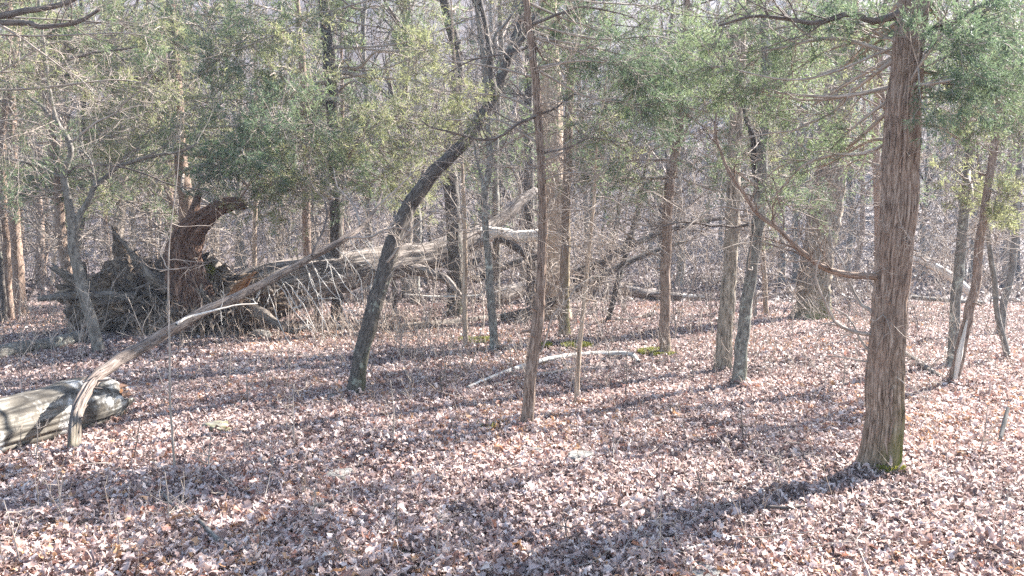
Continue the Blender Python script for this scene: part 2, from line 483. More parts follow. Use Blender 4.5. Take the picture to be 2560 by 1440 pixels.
def groundmat():
    m, nt, out = newmat('forest_floor')
    tc = nt.nodes.new('ShaderNodeTexCoord')
    vo = nt.nodes.new('ShaderNodeTexVoronoi'); vo.inputs['Scale'].default_value = 13; vo.inputs['Randomness'].default_value = 1
    nz = nt.nodes.new('ShaderNodeTexNoise'); nz.inputs['Scale'].default_value = 9
    nt.links.new(tc.outputs['Object'], nz.inputs['Vector'])
    ad = nt.nodes.new('ShaderNodeMix'); ad.data_type = 'VECTOR'; ad.inputs[0].default_value = 0.12
    nt.links.new(tc.outputs['Object'], ad.inputs[4]); nt.links.new(nz.outputs['Color'], ad.inputs[5])
    nt.links.new(ad.outputs[1], vo.inputs['Vector'])
    sp = nt.nodes.new('ShaderNodeSeparateColor'); nt.links.new(vo.outputs['Color'], sp.inputs[0])
    rp = ramp(nt, [(0, (0.04, 0.029, 0.025)), (0.35, (0.10, 0.07, 0.06)), (0.7, (0.175, 0.13, 0.113)), (1, (0.26, 0.205, 0.18))])
    nt.links.new(sp.outputs[0], rp.inputs[0])
    n2 = noise(nt, tc.outputs['Object'], 0.35, 4)
    col = mixc(nt, mapr(nt, n2, 0.35, 0.75, 0, 0.5), rp.outputs[0], (0.13, 0.092, 0.078))
    bs = nt.nodes.new('ShaderNodeBsdfPrincipled'); bs.inputs['Roughness'].default_value = 0.85
    nt.links.new(col, bs.inputs['Base Color'])
    bp = nt.nodes.new('ShaderNodeBump'); bp.inputs['Strength'].default_value = 1.0; bp.inputs['Distance'].default_value = 0.05
    nt.links.new(sp.outputs[1], bp.inputs['Height']); nt.links.new(bp.outputs[0], bs.inputs['Normal'])
    nt.links.new(bs.outputs[0], out.inputs[0])
    return m


M['ground'] = groundmat()

# ------------------------------------------------------------------ the setting: ground
xs = np.concatenate([np.linspace(-190, -30, 41)[:-1], np.linspace(-30, 30, 241), np.linspace(30, 190, 41)[1:]])
ys = np.concatenate([np.linspace(-30, 0, 31)[:-1], np.linspace(0, 30, 151), np.linspace(30, 60, 61)[1:], np.linspace(60, 260, 81)[1:]])
X, Y = np.meshgrid(xs, ys)
Vg = np.stack([X, Y, ht(X, Y)], -1).reshape(-1, 3)
nx, ny = len(xs), len(ys)
ii = (np.arange(ny - 1)[:, None] * nx + np.arange(nx - 1)[None])
Qg = np.stack([ii, ii + 1, ii + nx + 1, ii + nx], -1).reshape(-1, 4)
tag(MB().add(Vg, Qg).build('ground', M['ground']), kind='structure')


# ------------------------------------------------------------------ trees
REG = {}
ALLP = []                                     # trunk positions already taken


class Tree:
    """a tree standing on the ground: an Empty at its base, a trunk, branches (> foliage), a crown"""
    def __init__(s, name, label, px, w, mat, cat='tree', group=None, H=9.0, lean=0.0, base=None, Y=None,
                 sides=20, amp=0.12, fu=5, fv=4, flare=0.55, flare_h=0.14, lobes=0.25, moss=0.0, moss_dir=0.0, moss_h=0.3, groove=None,
                 step=0.05, tip=0.25, strips=0, stubs=7, extend=True, sink=0.06, bendz=0.0):
        b = np.array(base) if base is not None else G(*px[0])
        if Y is not None:
            d = ray(*px[0]); x = CAM[0] + d[0] * Y / d[1]; b = np.array([x, Y, float(ht(x, Y))])
        REG[label.split(',')[0]] = s
        s.Y = b[1]; n = len(px)
        pts = [b - np.array([0, 0, sink])]
        for i in range(1, n):
            pts.append(W(px[i][0], px[i][1], b[1] + lean * i / (n - 1)))
        rad = [wi * 0.5 * b[1] / F for wi in w]
        zt = pts[-1][2]
        if extend and H > zt + 0.5:
            d = nrm(pts[-1] - pts[-2]); p = pts[-1].copy(); r = rad[-1]
            m = max(2, int((H - zt) / 0.9)); q = (H - zt) / m
            for i in range(m):
                d = nrm(d * 0.8 + np.array([0, 0, 0.3]) + 0.06 * rng.normal(size=3))
                p = p + d * q; pts.append(p.copy()); rad.append(rad[n - 1] * (1 - (1 - tip) * (i + 1) / m))
        s.base = b; s.pts = np.array(pts); s.rad = np.array(rad)
        ALLP.append((b[0], b[1]))
        s.root = tag(empty(name, b), label, cat, group)
        s.path, s.r = spline(s.pts, s.rad, step)
        kk = len(s.path); Lp = np.concatenate([[0], np.cumsum(np.linalg.norm(np.diff(s.path, axis=0), axis=1))])
        q0 = rng.random() * 200
        jit = np.stack([vn2(Lp * 2.6 + q0, Lp * 0 + c * 7.3) + 0.5 * vn2(Lp * 7 + q0, Lp * 0 + c * 3.1 + 50) - 0.75 for c in range(3)], -1)
        s.path = s.path + jit * (np.minimum(s.r[:, None] * 0.55, 0.022) + 0.004) * np.minimum(1, Lp * 3)[:, None]
        sd = float(rng.uniform(0, 30))
        mb = tube(MB(), s.path, s.r, sides, amp, fu, fv, sd, cap=True, flare=flare, flare_h=flare_h, lobes=lobes, moss=moss, moss_dir=moss_dir, moss_h=moss_h, groove=groove)
        for q in range(stubs):
            i = int(rng.integers(int(kk * 0.1), max(int(kk * 0.1) + 1, int(kk * 0.7)))); a = rng.uniform(0, 6.28)
            o_ = np.array([math.cos(a), math.sin(a), rng.uniform(-0.2, 0.5)]); l_ = rng.uniform(0.03, 0.11) + s.r[i]; r_ = min(rng.uniform(0.004, 0.011), s.r[i] * 0.35)
            tube(mb, np.array([s.path[i], s.path[i] + o_ * l_ * 0.8, s.path[i] + o_ * l_ + rng.normal(size=3) * 0.008]), np.array([r_ * 1.6, r_, r_ * 0.5]), 6, 0.3, seed=a, cap=True)
        if strips:
            h = int(len(s.path) * 0.75); i = rng.integers(3, h, strips)
            t = nrm(np.gradient(s.path, axis=0))[i]; a = rng.uniform(0, 2 * np.pi, strips)
            o_ = np.stack([np.cos(a), np.sin(a), np.zeros(strips)], -1); o_ = nrm(o_ - (o_ * t).sum(-1, keepdims=True) * t)
            w_ = np.cross(t, o_) * rng.uniform(0.003, 0.008, (strips, 1)); ln = rng.uniform(0.05, 0.2, (strips, 1)) * np.where(rng.random((strips, 1)) < 0.7, 1, -1)
            p0 = s.path[i] + o_ * (s.r[i, None] * 0.99); p1 = p0 + t * ln * 0.55 + o_ * 0.004; p2 = p0 + t * ln + o_ * rng.uniform(0.0, 0.022, (strips, 1)) + w_ * rng.normal(size=(strips, 1)) * 2
            Vs = np.stack([p0 - w_, p0 + w_, p1 - w_, p1 + w_, p2 - w_ * 0.4, p2 + w_ * 0.4], 1).reshape(-1, 3); kk = np.arange(strips)[:, None] * 6
            uvs = np.stack([np.tile([0, 0.012], strips * 3) + np.repeat(rng.random(strips), 6), np.repeat(rng.random(strips) * 5, 6) + np.tile([0, 0, 0.06, 0.06, 0.12, 0.12], strips)], -1)
            mb.add(Vs, np.vstack([kk + [0, 1, 3, 2], kk + [2, 3, 5, 4]]), uv=uvs)
        s.trunk = shift(mb.build('trunk', mat, s.root), b)
        s.mat = mat

    def at_z(s, z):
        i = int(np.argmin(np.abs(s.path[:, 2] - z)))
        return s.path[i], s.r[i]

    def _branch(s, P, r, mat, twigs, tl, wig=0.22, sub=5, label=None, sides=8, up=0.12, flat=1.0, droop=0.0):
        P, r = spline(P, r, 0.06)
        if len(P) > 4:
            j = np.stack([vn2(np.arange(len(P)) * 0.35 + q * 31 + rng.random() * 99, np.zeros(len(P))) - 0.5 for q in range(3)], -1)
            e = np.linspace(0, 1, len(P))[:, None]
            P = P + j * 0.06 * np.minimum(1, e * 3)
        mb = tube(MB(), P, r, sides, 0.15, 3, 9, float(rng.random() * 20), cap=True)
        if twigs:
            L = np.array([np.linalg.norm(P[-1] - P[0])])
            S, D, l, r0 = kids(P[None], r[None], L, twigs, 0.15, 1.0, 0.9, 1, 0.5, up, flat)
            l = np.full(len(l), tl) * rng.uniform(0.4, 1.3, len(l)); r0 = np.minimum(r0, 0.006 + 0 * r0)
            P1, R1 = grow(S, D, l, r0, 6, wig, (0, 0, 0.05 - droop))
            tubes(mb, P1, R1, 4)
            if sub:
                S, D, l2, r2 = kids(P1, R1, l, sub, 0.2, 1, 0.8, 0.5, 0.6, 0.0)
                P2, R2 = grow(S, D, l2, r2, 4, wig, (0, 0, 0.03 - droop))
                tubes(mb, P2, R2, 3)
        o = shift(mb.build('branch', mat, s.root), s.base)
        if label: o['label'] = label
        return o, P, r

    def branch(s, px, w0, w1, dY=0.0, twigs=10, tl=0.4, mat=None, sub=5, label=None, up=0.12, droop=0.0):
        n = len(px)
        P = np.array([W(p[0], p[1], s.Y + dY * i / max(1, n - 1)) for i, p in enumerate(px)])
        r = np.linspace(w0, w1, n) * 0.5 * s.Y / F
        return s._branch(P, r, mat or s.mat, twigs, tl, sub=sub, label=label, up=up, droop=droop)

    def bough(s, cx, cy, Rpx, dY=0.0, dens=1.0, mat='green', z0=None, bm=None, w=12):
        """a living bough that ends in a spray of cedar foliage centred on that point"""
        Yc = s.Y + dY; C = W(cx, cy, Yc); Rm = Rpx * Yc / F
        zs = z0 if z0 is not None else C[2] + rng.uniform(-0.25, 0.35)
        A, ra = s.at_z(zs)
        h = np.linalg.norm(C - A)
        side = nrm(C - A)
        E = C + side * Rm * 0.75 - np.array([0, 0, Rm * 0.15])
        mid = (A + C) / 2 + np.array([0, 0, rng.uniform(-0.14, 0.08) * h]) + rng.normal(size=3) * 0.04 * h
        P = np.array([A, mid, C, E]); r0 = min(w * 0.5 * Yc / F, ra * 0.5)
        P, r = spline(P, np.array([r0, r0 * 0.7, r0 * 0.45, r0 * 0.2]), 0.08)
        mb = tube(MB(), P, r, 7, 0.15, 3, 8, float(rng.random() * 20))
        t0 = max(0.2, 1 - 2.0 * Rm / max(h + Rm, 0.1))
        Rm *= 1.25
        nb = int(8 * dens) + 4
        S, D, l, q = kids(P[None], r[None], np.array([1.0]), nb, t0, 1.0, 0.95, 1, 0.6, 0.0, 0.7, 0.003)
        l = Rm * rng.uniform(0.4, 1.25, nb)
        P1, R1 = grow(S, D, l, q, 7, 0.13, (0, 0, -0.02))
        tubes(mb, P1, R1, 4)
        S, D, l2, q2 = kids(P1, R1, l, 7, 0.12, 1, 0.7, 0.46, 0.6, 0.0, 0.9, 0.0018)
        P2, R2 = grow(S, D, l2, q2, 5, 0.16, (0, 0, -0.05))
        tubes(mb, P2, R2, 3)
        o = shift(mb.build('branch', bm or M['twig'], s.root), s.base)
        fb = MB()
        sc_ = max(1.0, Yc / 7.0)
        S, D, l3, q3 = kids(P2, R2, l2, 3, 0.1, 1, 0.7, 0.55, 0.6, 0.0)
        P3, R3 = grow(S, D, np.maximum(l3, 0.04), q3, 3, 0.12)
        cords(fb, P3, max(3, int(7 * dens / sc_ ** 0.5)), 0.052 * sc_, 0.0058 * sc_, 0.6)
        cords(fb, P2, max(3, int(5.5 * dens / sc_ ** 0.5)), 0.048 * sc_, 0.0058 * sc_, 0.75)
        f = fb.build('foliage', M[mat], o, smooth=False)
        return o

    def dead(s, n, z0, z1, L=0.8, mat=None, r0=0.007, sub=6, name='twig_growth', up=0.25):
        """the fringe of thin dead twigs on a lower trunk"""
        n = int(n * (1.6 if z1 > 2.2 else 1)); L = L * (1.25 if z1 > 2.2 else 1)
        z = rng.uniform(z0, z1, n)
        idx = np.array([int(np.argmin(np.abs(s.path[:, 2] - q))) for q in z])
        S = s.path[idx]; a = rng.uniform(0, 2 * np.pi, n)
        D = np.stack([np.cos(a), np.sin(a), rng.uniform(-0.5, 0.4, n)], -1)
        sub = max(3, sub - 2); n = len(z); l = L * rng.uniform(0.3, 1.3, n)
        P, Rr = grow(S, D, l, np.maximum(r0, RMIN * s.Y * 1.3) * np.ones(n) * rng.uniform(0.5, 1.2, n), 7, 0.2, (0, 0, up * 0.25))
        mb = tubes(MB(), P, Rr, 4)
        S, D, l2, r2 = kids(P, Rr, l, sub, 0.15, 1, 0.85, 0.5, 0.6, 0.05)
        P1, R1 = grow(S, D, l2, r2, 5, 0.22, (0, 0, 0.02)); tubes(mb, P1, R1, 3)
        S, D, l3, r3 = kids(P1, R1, l2, 2, 0.2, 1, 0.8, 0.55, 0.7, 0.0, 1.0, 0.0012)
        P2, R2 = grow(S, D, l3, r3, 3, 0.2); tubes(mb, P2, R2, 3)
        return tag(shift(mb.build(name, mat or M['twig'], s.root), s.base), kind='stuff')

    def crown_bare(s, z0, n=12, L=2.5, mat=None):
        mb = MB()
        z = rng.uniform(z0, s.path[-1, 2], n)
        idx = np.array([int(np.argmin(np.abs(s.path[:, 2] - q))) for q in z])
        a = rng.uniform(0, 2 * np.pi, n)
        D = np.stack([np.cos(a), np.sin(a), rng.uniform(0.3, 1.2, n)], -1)
        l = L * rng.uniform(0.5, 1.2, n)
        P, Rr = grow(s.path[idx], D, l, s.r[idx] * 0.5, 8, 0.14, (0, 0, 0.05)); tubes(mb, P, Rr, 5)
        S, D, l2, r2 = kids(P, Rr, l, 6, 0.2, 1, 0.7, 0.5, 0.6, 0.1)
        P1, R1 = grow(S, D, l2, r2, 6, 0.16, (0, 0, 0.05)); tubes(mb, P1, R1, 4)
        S, D, l3, r3 = kids(P1, R1, l2, 6, 0.2, 1, 0.7, 0.5, 0.6, 0.05)
        P2, R2 = grow(S, D, l3, r3, 4, 0.16); tubes(mb, P2, R2, 3)
        return shift(mb.build('crown', mat or s.mat, s.root), s.base)

    def crown_cedar(s, z0, spread=0.32, n=46, mat='green', dens=1.0, clear=None):
        """the living top of a cedar; limbs in one mesh, foliage its child"""
        z1 = s.path[-1, 2]
        z = z0 + (z1 - z0) * rng.random(n) ** 0.9
        idx = np.array([int(np.argmin(np.abs(s.path[:, 2] - q))) for q in z])
        a = rng.uniform(0, 2 * np.pi, n)
        D = np.stack([np.cos(a), np.sin(a), rng.uniform(0.0, 0.7, n)], -1)
        l = ((z1 - z) * spread + 0.25) * rng.uniform(0.6, 1.2, n)
        mb = MB()
        P, Rr = grow(s.path[idx], D, l, np.minimum(s.r[idx] * 0.4, 0.02), 6, 0.1, (0, 0, 0.03)); tubes(mb, P, Rr, 4)
        S, D, l2, r2 = kids(P, Rr, l, 8, 0.2, 1, 0.8, 0.5, 0.6, 0.05, 0.8)
        P1, R1 = grow(S, D, l2, r2, 4, 0.15); tubes(mb, P1, R1, 3)
        o = shift(mb.build('crown', M['twig_dark'], s.root), s.base)
        fb = MB()
        S, D, l3, r3 = kids(P1, R1, l2, 4, 0.1, 1, 0.7, 0.6, 0.6)
        P2, _ = grow(S, D, np.maximum(l3, 0.08), r3, 3, 0.12)
        cords(fb, P2, int(5 * dens), 0.11, 0.017, 0.8)
        fb.build('foliage', M[mat], o, smooth=False)
        return o

# ------------------------------------------------------------------ the near trees
# the stout cedar
T = Tree('cedar_tree', 'stout reddish cedar with shredding bark and a mossy foot, casting a long shadow', 
         [(2192, 1186), (2203, 1050), (2212, 900), (2228, 750), (2237, 600), (2250, 440), (2266, 250), (2285, 40)],
         [86, 84, 81, 80, 82, 82, 74, 68], M['cedar'], cat='cedar', H=9.5, sides=190, amp=0.2, fu=13, fv=1.3, strips=420, step=0.018,
         flare=0.5, flare_h=0.13, lobes=0.4, moss=2.2, moss_dir=0.45, moss_h=0.24,
         groove=[(2.05, 0.10, 0.14), (0.75, 0.09, 0.22), (1.45, 0.06, 0.07), (2.5, 0.08, 0.09)])
big = T
T.branch([(2190, 692), (2120, 684), (2050, 664), (1965, 602), (1880, 512), (1832, 450), (1808, 390), (1790, 280)], 17, 5, -0.1, 16, 0.45, M['cedar'], label='long dead limb rising away from the trunk')
T.branch([(2186, 782), (2150, 762), (2112, 708), (2095, 640), (2080, 560)], 12, 3, 0.3, 9, 0.35, M['twig'])
T.branch([(2180, 837), (2130, 828), (2085, 800), (2062, 760), (2050, 700), (2056, 640)], 11, 3, -0.2, 9, 0.35, M['twig'])
T.branch([(2178, 880), (2140, 850), (2110, 790), (2080, 765)], 8, 3, 0.2, 5, 0.25, M['twig'])
T.branch([(2172, 905), (2110, 897), (2040, 880)], 6, 2, 0.1, 4, 0.2, M['twig'])
T.branch([(2255, 30), (2190, 50), (2110, 42), (2010, 60), (1900, 38), (1800, 60)], 20, 6, 0.5, 14, 0.6, M['twig_dark'])
T.branch([(2262, 130), (2170, 200), (2080, 270), (1960, 330), (1850, 345)], 13, 3, 0.7, 16, 0.5, M['twig'])
T.branch([(2255, 330), (2160, 380), (2040, 400), (1960, 460), (1900, 520)], 11, 3, 0.9, 14, 0.5, M['twig'])
T.branch([(2272, 300), (2330, 310), (2420, 350), (2500, 380)], 10, 3, 0.4, 12, 0.4, M['twig'])
T.branch([(2280, 80), (2360, 60), (2460, 10), (2540, -60)], 16, 5, -0.2, 10, 0.5, M['twig_dark'])
T.branch([(2240, 420), (2190, 400), (2120, 410)], 10, 3, 0.5, 8, 0.3, M['twig'])
for c in ((2150, 60, 130, 0.3, 1.0), (2330, 120, 150, -0.3, 1.5), (2450, 60, 150, -0.1, 1.2), (2470, 190, 120, 0.2, 1.0), 
          (2120, 330, 85, 0.3, 0.7), (2060, 130, 150, 0.5, 0.9), (1950, 120, 150, 0.6, 0.9), (2010, 280, 130, 0.7, 0.8), (1900, 230, 120, 0.7, 0.7), (2090, 400, 110, 0.6, 0.7), (2380, 200, 100, -0.4, 1.0),
          (1960, 410, 110, 0.9, 0.6), (2540, 130, 120, 0.4, 1.0)):
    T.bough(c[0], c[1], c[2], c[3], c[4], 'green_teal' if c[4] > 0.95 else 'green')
T.dead(26, 0.5, 3.4, 0.35, M['twig'], 0.004, 4)
T.crown_cedar(3.8, 0.28, 24)

# the leaning dark hardwood
T = Tree('hardwood_tree', 'dark crooked hardwood leaning across the clearing, its foot flecked with pale lichen',
         [(882, 998), (905, 880), (938, 760), (970, 650), (992, 575), (1030, 500), (1085, 430), (1150, 365), (1205, 290), (1245, 215), (1285, 110), (1315, 20)],
         [40, 38, 38, 42, 38, 40, 38, 34, 31, 29, 26, 24], M['dark'], H=8.5, lean=1.0, sides=40, amp=0.2, fu=6, fv=9, step=0.03, flare=0.35, flare_h=0.14, lobes=0.2, moss=0.35, moss_h=0.5)
T.branch([(968, 655), (1000, 610), (1060, 550), (1110, 520)], 7, 2, -0.2, 8, 0.4, M['twig'])
T.branch([(1235, 240), (1225, 160), (1205, 60), (1190, -60)], 18, 10, 0.3, 8, 0.6, M['dark'])
T.branch([(1270, 150), (1330, 60), (1400, -40)], 14, 8, 0.2, 8, 0.6, M['dark'])
T.dead(22, 1.2, 3.6, 0.6, M['twig'], 0.005, 6)
T.crown_bare(3.9, 12, 1.8)
lean_tree = T

# the slim stripped cedar in the middle
T = Tree('cedar_snag', 'slim reddish stripped cedar pole between the leaning trunk and the curved pale branch',
         [(1314, 1078), (1320, 980), (1334, 880), (1348, 780), (1357, 650), (1356, 500), (1350, 330), (1338, 180), (1320, 60), (1312, -30)],
         [26, 27, 28, 25, 21, 19, 19, 18, 16, 15], M['cedar_red'], cat='cedar', H=6.6, sides=40, amp=0.3, fu=4, fv=3, strips=260, step=0.025, flare=0.3, flare_h=0.1, moss=0.6, moss_h=0.08, groove=[(1.2, 0.2, 0.3)])
T.branch([(1345, 288), (1290, 312), (1235, 338), (1165, 338), (1100, 315), (1060, 300)], 9, 3, -0.3, 10, 0.35, M['twig_dark'])
T.branch([(1350, 285), (1400, 262), (1450, 235)], 6, 2, 0.2, 6, 0.3, M['twig_dark'])
T.branch([(1353, 385), (1410, 372), (1480, 345), (1560, 350)], 6, 2, 0.1, 8, 0.35, M['twig_dark'])
T.branch([(1344, 235), (1300, 240), (1260, 232)], 5, 2, 0.1, 5, 0.3, M['twig_dark'])
T.branch([(1335, 110), (1280, 130), (1200, 150), (1100, 190)], 7, 2, 0.2, 10, 0.4, M['twig_dark'])
T.branch([(1354, 450), (1420, 440), (1500, 430)], 5, 2, -0.3, 6, 0.3, M['twig'])
T.branch([(1347, 330), (1280, 350), (1200, 400)], 5, 2, 0.3, 6, 0.3, M['twig'])
T.branch([(1352, 880), (1380, 810), (1420, 745), (1470, 700)], 6, 2, 0.3, 4, 0.2, M['twig'])
T.branch([(1332, 60), (1420, 20), (1520, 30), (1600, 60)], 8, 2, 0.1, 10, 0.4, M['twig_dark'])
for c in ((1480, 70, 140, 0.2, 1.2), (1545, 165, 150, 0.3, 1.6), (1570, 260, 110, 0.2, 1.1), (1640, 90, 130, 0.5, 1.0), (1200, 235, 110, 0.3, 0.8), (1130, 300, 110, 0.2, 0.8), (1090, 150, 100, 0.5, 0.7), (1380, 20, 90, 0.2, 0.9), (1480, 330, 90, 0.2, 0.7)):
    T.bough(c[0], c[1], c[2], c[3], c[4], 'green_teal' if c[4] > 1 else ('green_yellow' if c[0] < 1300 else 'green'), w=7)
T.dead(40, 1.3, 3.4, 0.7, M['twig'], 0.004, 6)
T.crown_cedar(3.7, 0.22, 12)

# the thin upright sapling right of it
T = Tree('sapling', 'thin straight sapling rising through the curved pale branch lying on the leaves',
         [(1440, 1018), (1446, 900), (1460, 760), (1472, 620), (1486, 490), (1492, 380)], [13, 12, 11, 9, 7, 5], M['tan'], cat='sapling', H=3.6, sides=12, step=0.04, flare=0.2)
T.dead(24, 0.7, 2.6, 0.6, M['twig'], 0.004, 5)

# the bent-over dead cedar in front
T = Tree('bent_sapling', 'dead bent-over cedar bowing across the clearing from beside the whitish log',
         [(184, 1156), (190, 1085), (203, 1010), (232, 950), (285, 905), (350, 868), (430, 822), (520, 776), (600, 741), (680, 700), (770, 648), (860, 598), (905, 565), (940, 520), (955, 480)],
         [33, 30, 31, 32, 33, 31, 30, 29, 27, 24, 22, 20, 16, 10, 6], M['dead_cedar'], cat='dead tree', lean=3.2, extend=False, sides=48, amp=0.25, fu=5, fv=3, strips=160, step=0.025, flare=0.2, stubs=16, moss=0.9, moss_h=0.15, moss_dir=0.8,
         groove=[(-1.9, 0.15, 0.3), (1.6, 0.12, 0.2)])
T.branch([(440, 812), (480, 790), (560, 772), (640, 768)], 8, 3, 0.6, 3, 0.2, M['pale'])
T.branch([(862, 596), (930, 590), (980, 575), (1030, 595), (1060, 640)], 6, 2, 0.4, 6, 0.35, M['twig'])
T.branch([(900, 565), (890, 520), (850, 470), (830, 420)], 6, 2, 0.2, 6, 0.3, M['twig'])
T.branch([(780, 640), (810, 560), (800, 500), (770, 440)], 7, 2, 0.5, 8, 0.4, M['twig_dark'])
T.branch([(930, 530), (990, 470), (1060, 400)], 5, 2, 0.2, 6, 0.3, M['twig'])
for a in range(16):
    x = rng.uniform(620, 930)
    y = float(np.interp(x, [600, 680, 770, 860, 940], [741, 700, 648, 598, 520]))
    d0 = 3.2 * np.interp(x, [600, 940], [0.58, 0.94])
    P0 = W(x, y, T.Y + d0); e1 = W(x + rng.uniform(15, 60), y + rng.uniform(40, 90), T.Y + d0 - 0.1); e2 = W(x + rng.uniform(40, 110), y + rng.uniform(110, 210), T.Y + d0 - 0.2)
    T._branch(np.array([P0, e1, e2]), np.array([0.005, 0.0035, 0.002]), M['pale'], 3, 0.2, sub=2, sides=5)

# forked grey tree on the left
T = Tree('forked_tree', 'smooth grey forked tree standing behind the whitish log',
         [(252, 892), (238, 830), (222, 765), (200, 690), (182, 620), (180, 560), (172, 500), (158, 442), (178, 385), (170, 345), (140, 300), (120, 200), (108, 90)],
         [28, 27, 26, 25, 25, 21, 18, 17, 13, 13, 12, 11, 9], M['grey'], H=7.5, sides=20, amp=0.08, step=0.05, flare=0.25, flare_h=0.2)
T.branch([(185, 585), (205, 530), (232, 480), (255, 445), (300, 415), (360, 395), (430, 378), (500, 360)], 17, 5, 0.4, 14, 0.9, M['grey'])
T.branch([(155, 443), (110, 425), (60, 405), (5, 388)], 11, 6, -0.3, 9, 0.8, M['grey'])
T.branch([(240, 470), (228, 410), (200, 370)], 8, 4, 0.3, 6, 0.5, M['grey'])
T.branch([(165, 440), (200, 415), (290, 420), (420, 455), (520, 480)], 7, 3, 0.2, 10, 0.8, M['twig_dark'])
T.branch([(140, 300), (60, 230), (-20, 195)], 9, 5, 0.2, 9, 0.7, M['grey'])
T.branch([(120, 200), (200, 140), (330, 120), (450, 60)], 8, 3, 0.2, 12, 0.8, M['twig_dark'])
T.branch([(172, 360), (250, 300), (340, 240), (430, 130)], 7, 3, 0.3, 12, 0.8, M['twig'])
T.dead(30, 2.0, 4.2, 1.1, M['twig'], 0.006, 7)
T.crown_bare(4.2, 14, 2.0, M['twig'])
forked = T

# cedar beyond the left edge: its limbs reach into the picture
T = Tree('cedar_tree', 'cedar whose two thick limbs reach in above the forked grey tree', [(-330, 1010), (-340, 700), (-345, 300), (-350, -50)], [70, 66, 60, 55], M['cedar'], cat='cedar', H=8.5, sides=28)
T.branch([(-345, 120), (-120, 60), (20, 35), (120, 20), (210, -20)], 24, 12, 0.3, 8, 0.6, M['twig_dark'])
T.branch([(-345, 100), (-150, 60), (0, 60), (110, 62), (200, 52), (260, 20)], 20, 7, 0.1, 12, 0.7, M['twig_dark'])
T.branch([(0, 62), (150, 160), (260, 250)], 5, 2, 0.1, 8, 0.5, M['twig'])
for c in ((60, 300, 120, 0.6, 0.6), (40, 180, 130, 0.5, 0.6), (290, 200, 130, 0.9, 0.7), (-60, 330, 140, 0.4, 1.0), (120, 110, 110, 0.6, 0.5)):
    T.bough(c[0], c[1], c[2], c[3], c[4], 'green' if c[1] > 200 else 'green_yellow', z0=3.0, w=8)
T.crown_cedar(4.0, 0.3, 30)

# cedars standing behind the root mass, with the sunlit and dark sprays
T = Tree('cedar_tree', 'cedar with a dark sprayed crown rising straight behind the arched root', [(478, 700), (470, 560), (452, 400), (442, 250), (432, 100)], [34, 36, 30, 27, 24], M['cedar'], cat='cedar', H=11, Y=15.5, sides=24)
for c in ((480, 60, 130, -1.0, 1.3), (560, 140, 140, -1.5, 1.4), (330, 90, 130, -1.0, 0.9), (380, 190, 120, -0.8, 0.8), (620, 60, 120, -0.5, 1.0), (690, 290, 130, -3.0, 1.5), (590, 380, 105, -3.4, 1.3), (540, 410, 80, -3.4, 1.3), (640, 440, 95, -3.2, 1.2), (620, 300, 110, -2.8, 1.2), (770, 300, 110, -2.6, 1.0), (420, 300, 90, -0.5, 0.5), (560, 250, 110, -1.5, 0.7)):
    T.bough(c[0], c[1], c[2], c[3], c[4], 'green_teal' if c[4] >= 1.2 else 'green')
T.dead(40, 1.0, 5.0, 1.4, M['twig'], 0.008, 7)
T.crown_cedar(5.2, 0.3, 40)
T = Tree('cedar_tree', 'dark bare-shafted cedar with a pale shelf fungus, left of the leaning trunk', [(842, 690), (838, 500), (830, 255), (822, 130), (812, 0)], [30, 31, 32, 28, 26], M['dark'], cat='cedar', H=11, Y=15, sides=24)
for c in ((720, 170, 120, -1.0, 1.1), (690, 80, 110, -0.5, 0.9), (900, 340, 110, -2.0, 1.0), (980, 420, 110, -2.0, 1.1), (860, 440, 110, -2.4, 1.2), (760, 470, 90, -2.4, 0.9), (720, 420, 100, -2.2, 1.0), (1000, 300, 110, -1.5, 0.9), (940, 130, 120, -0.6, 0.6), (1080, 380, 80, -1.6, 0.7), (1030, 200, 100, -0.8, 0.6), (670, 500, 80, -2.4, 0.9)):
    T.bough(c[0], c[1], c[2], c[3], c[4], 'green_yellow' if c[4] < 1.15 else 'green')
T.dead(34, 2.0, 5.6, 1.5, M['twig_dark'], 0.009, 6)
sh = MB(); a = np.linspace(0, np.pi, 12)
c0 = W(832, 248, 14.72)
rim = np.stack([np.cos(a) * 0.13, -np.sin(a) * 0.11, np.zeros(12)], -1)
sh.add(np.vstack([c0 + rim, c0 + rim * 0.85 + [0, 0, 0.03], [c0 + [0, 0.02, 0.045]], c0 + rim * 0.9 - [0, 0, 0.035]]),
       [(q, q + 1, 13 + q, 12 + q) for q in range(11)] + [(q + 1, q, 25 + q, 26 + q) for q in range(11)], [(12 + q, 13 + q, 24) for q in range(11)])
shift(sh.build('shelf_fungus', M['pale'], T.root), T.base)
T.crown_cedar(5.6, 0.3, 36)
Tree('cedar_tree', 'slim reddish trunk close behind the shaft with the shelf fungus', [(768, 690), (766, 400), (762, 258), (750, 100), (745, 20)], [20, 20, 20, 16, 14], M['cedar_red'], cat='cedar', H=10, Y=18, sides=16).dead(30, 2, 7, 1.4, M['twig'], 0.008, 6)

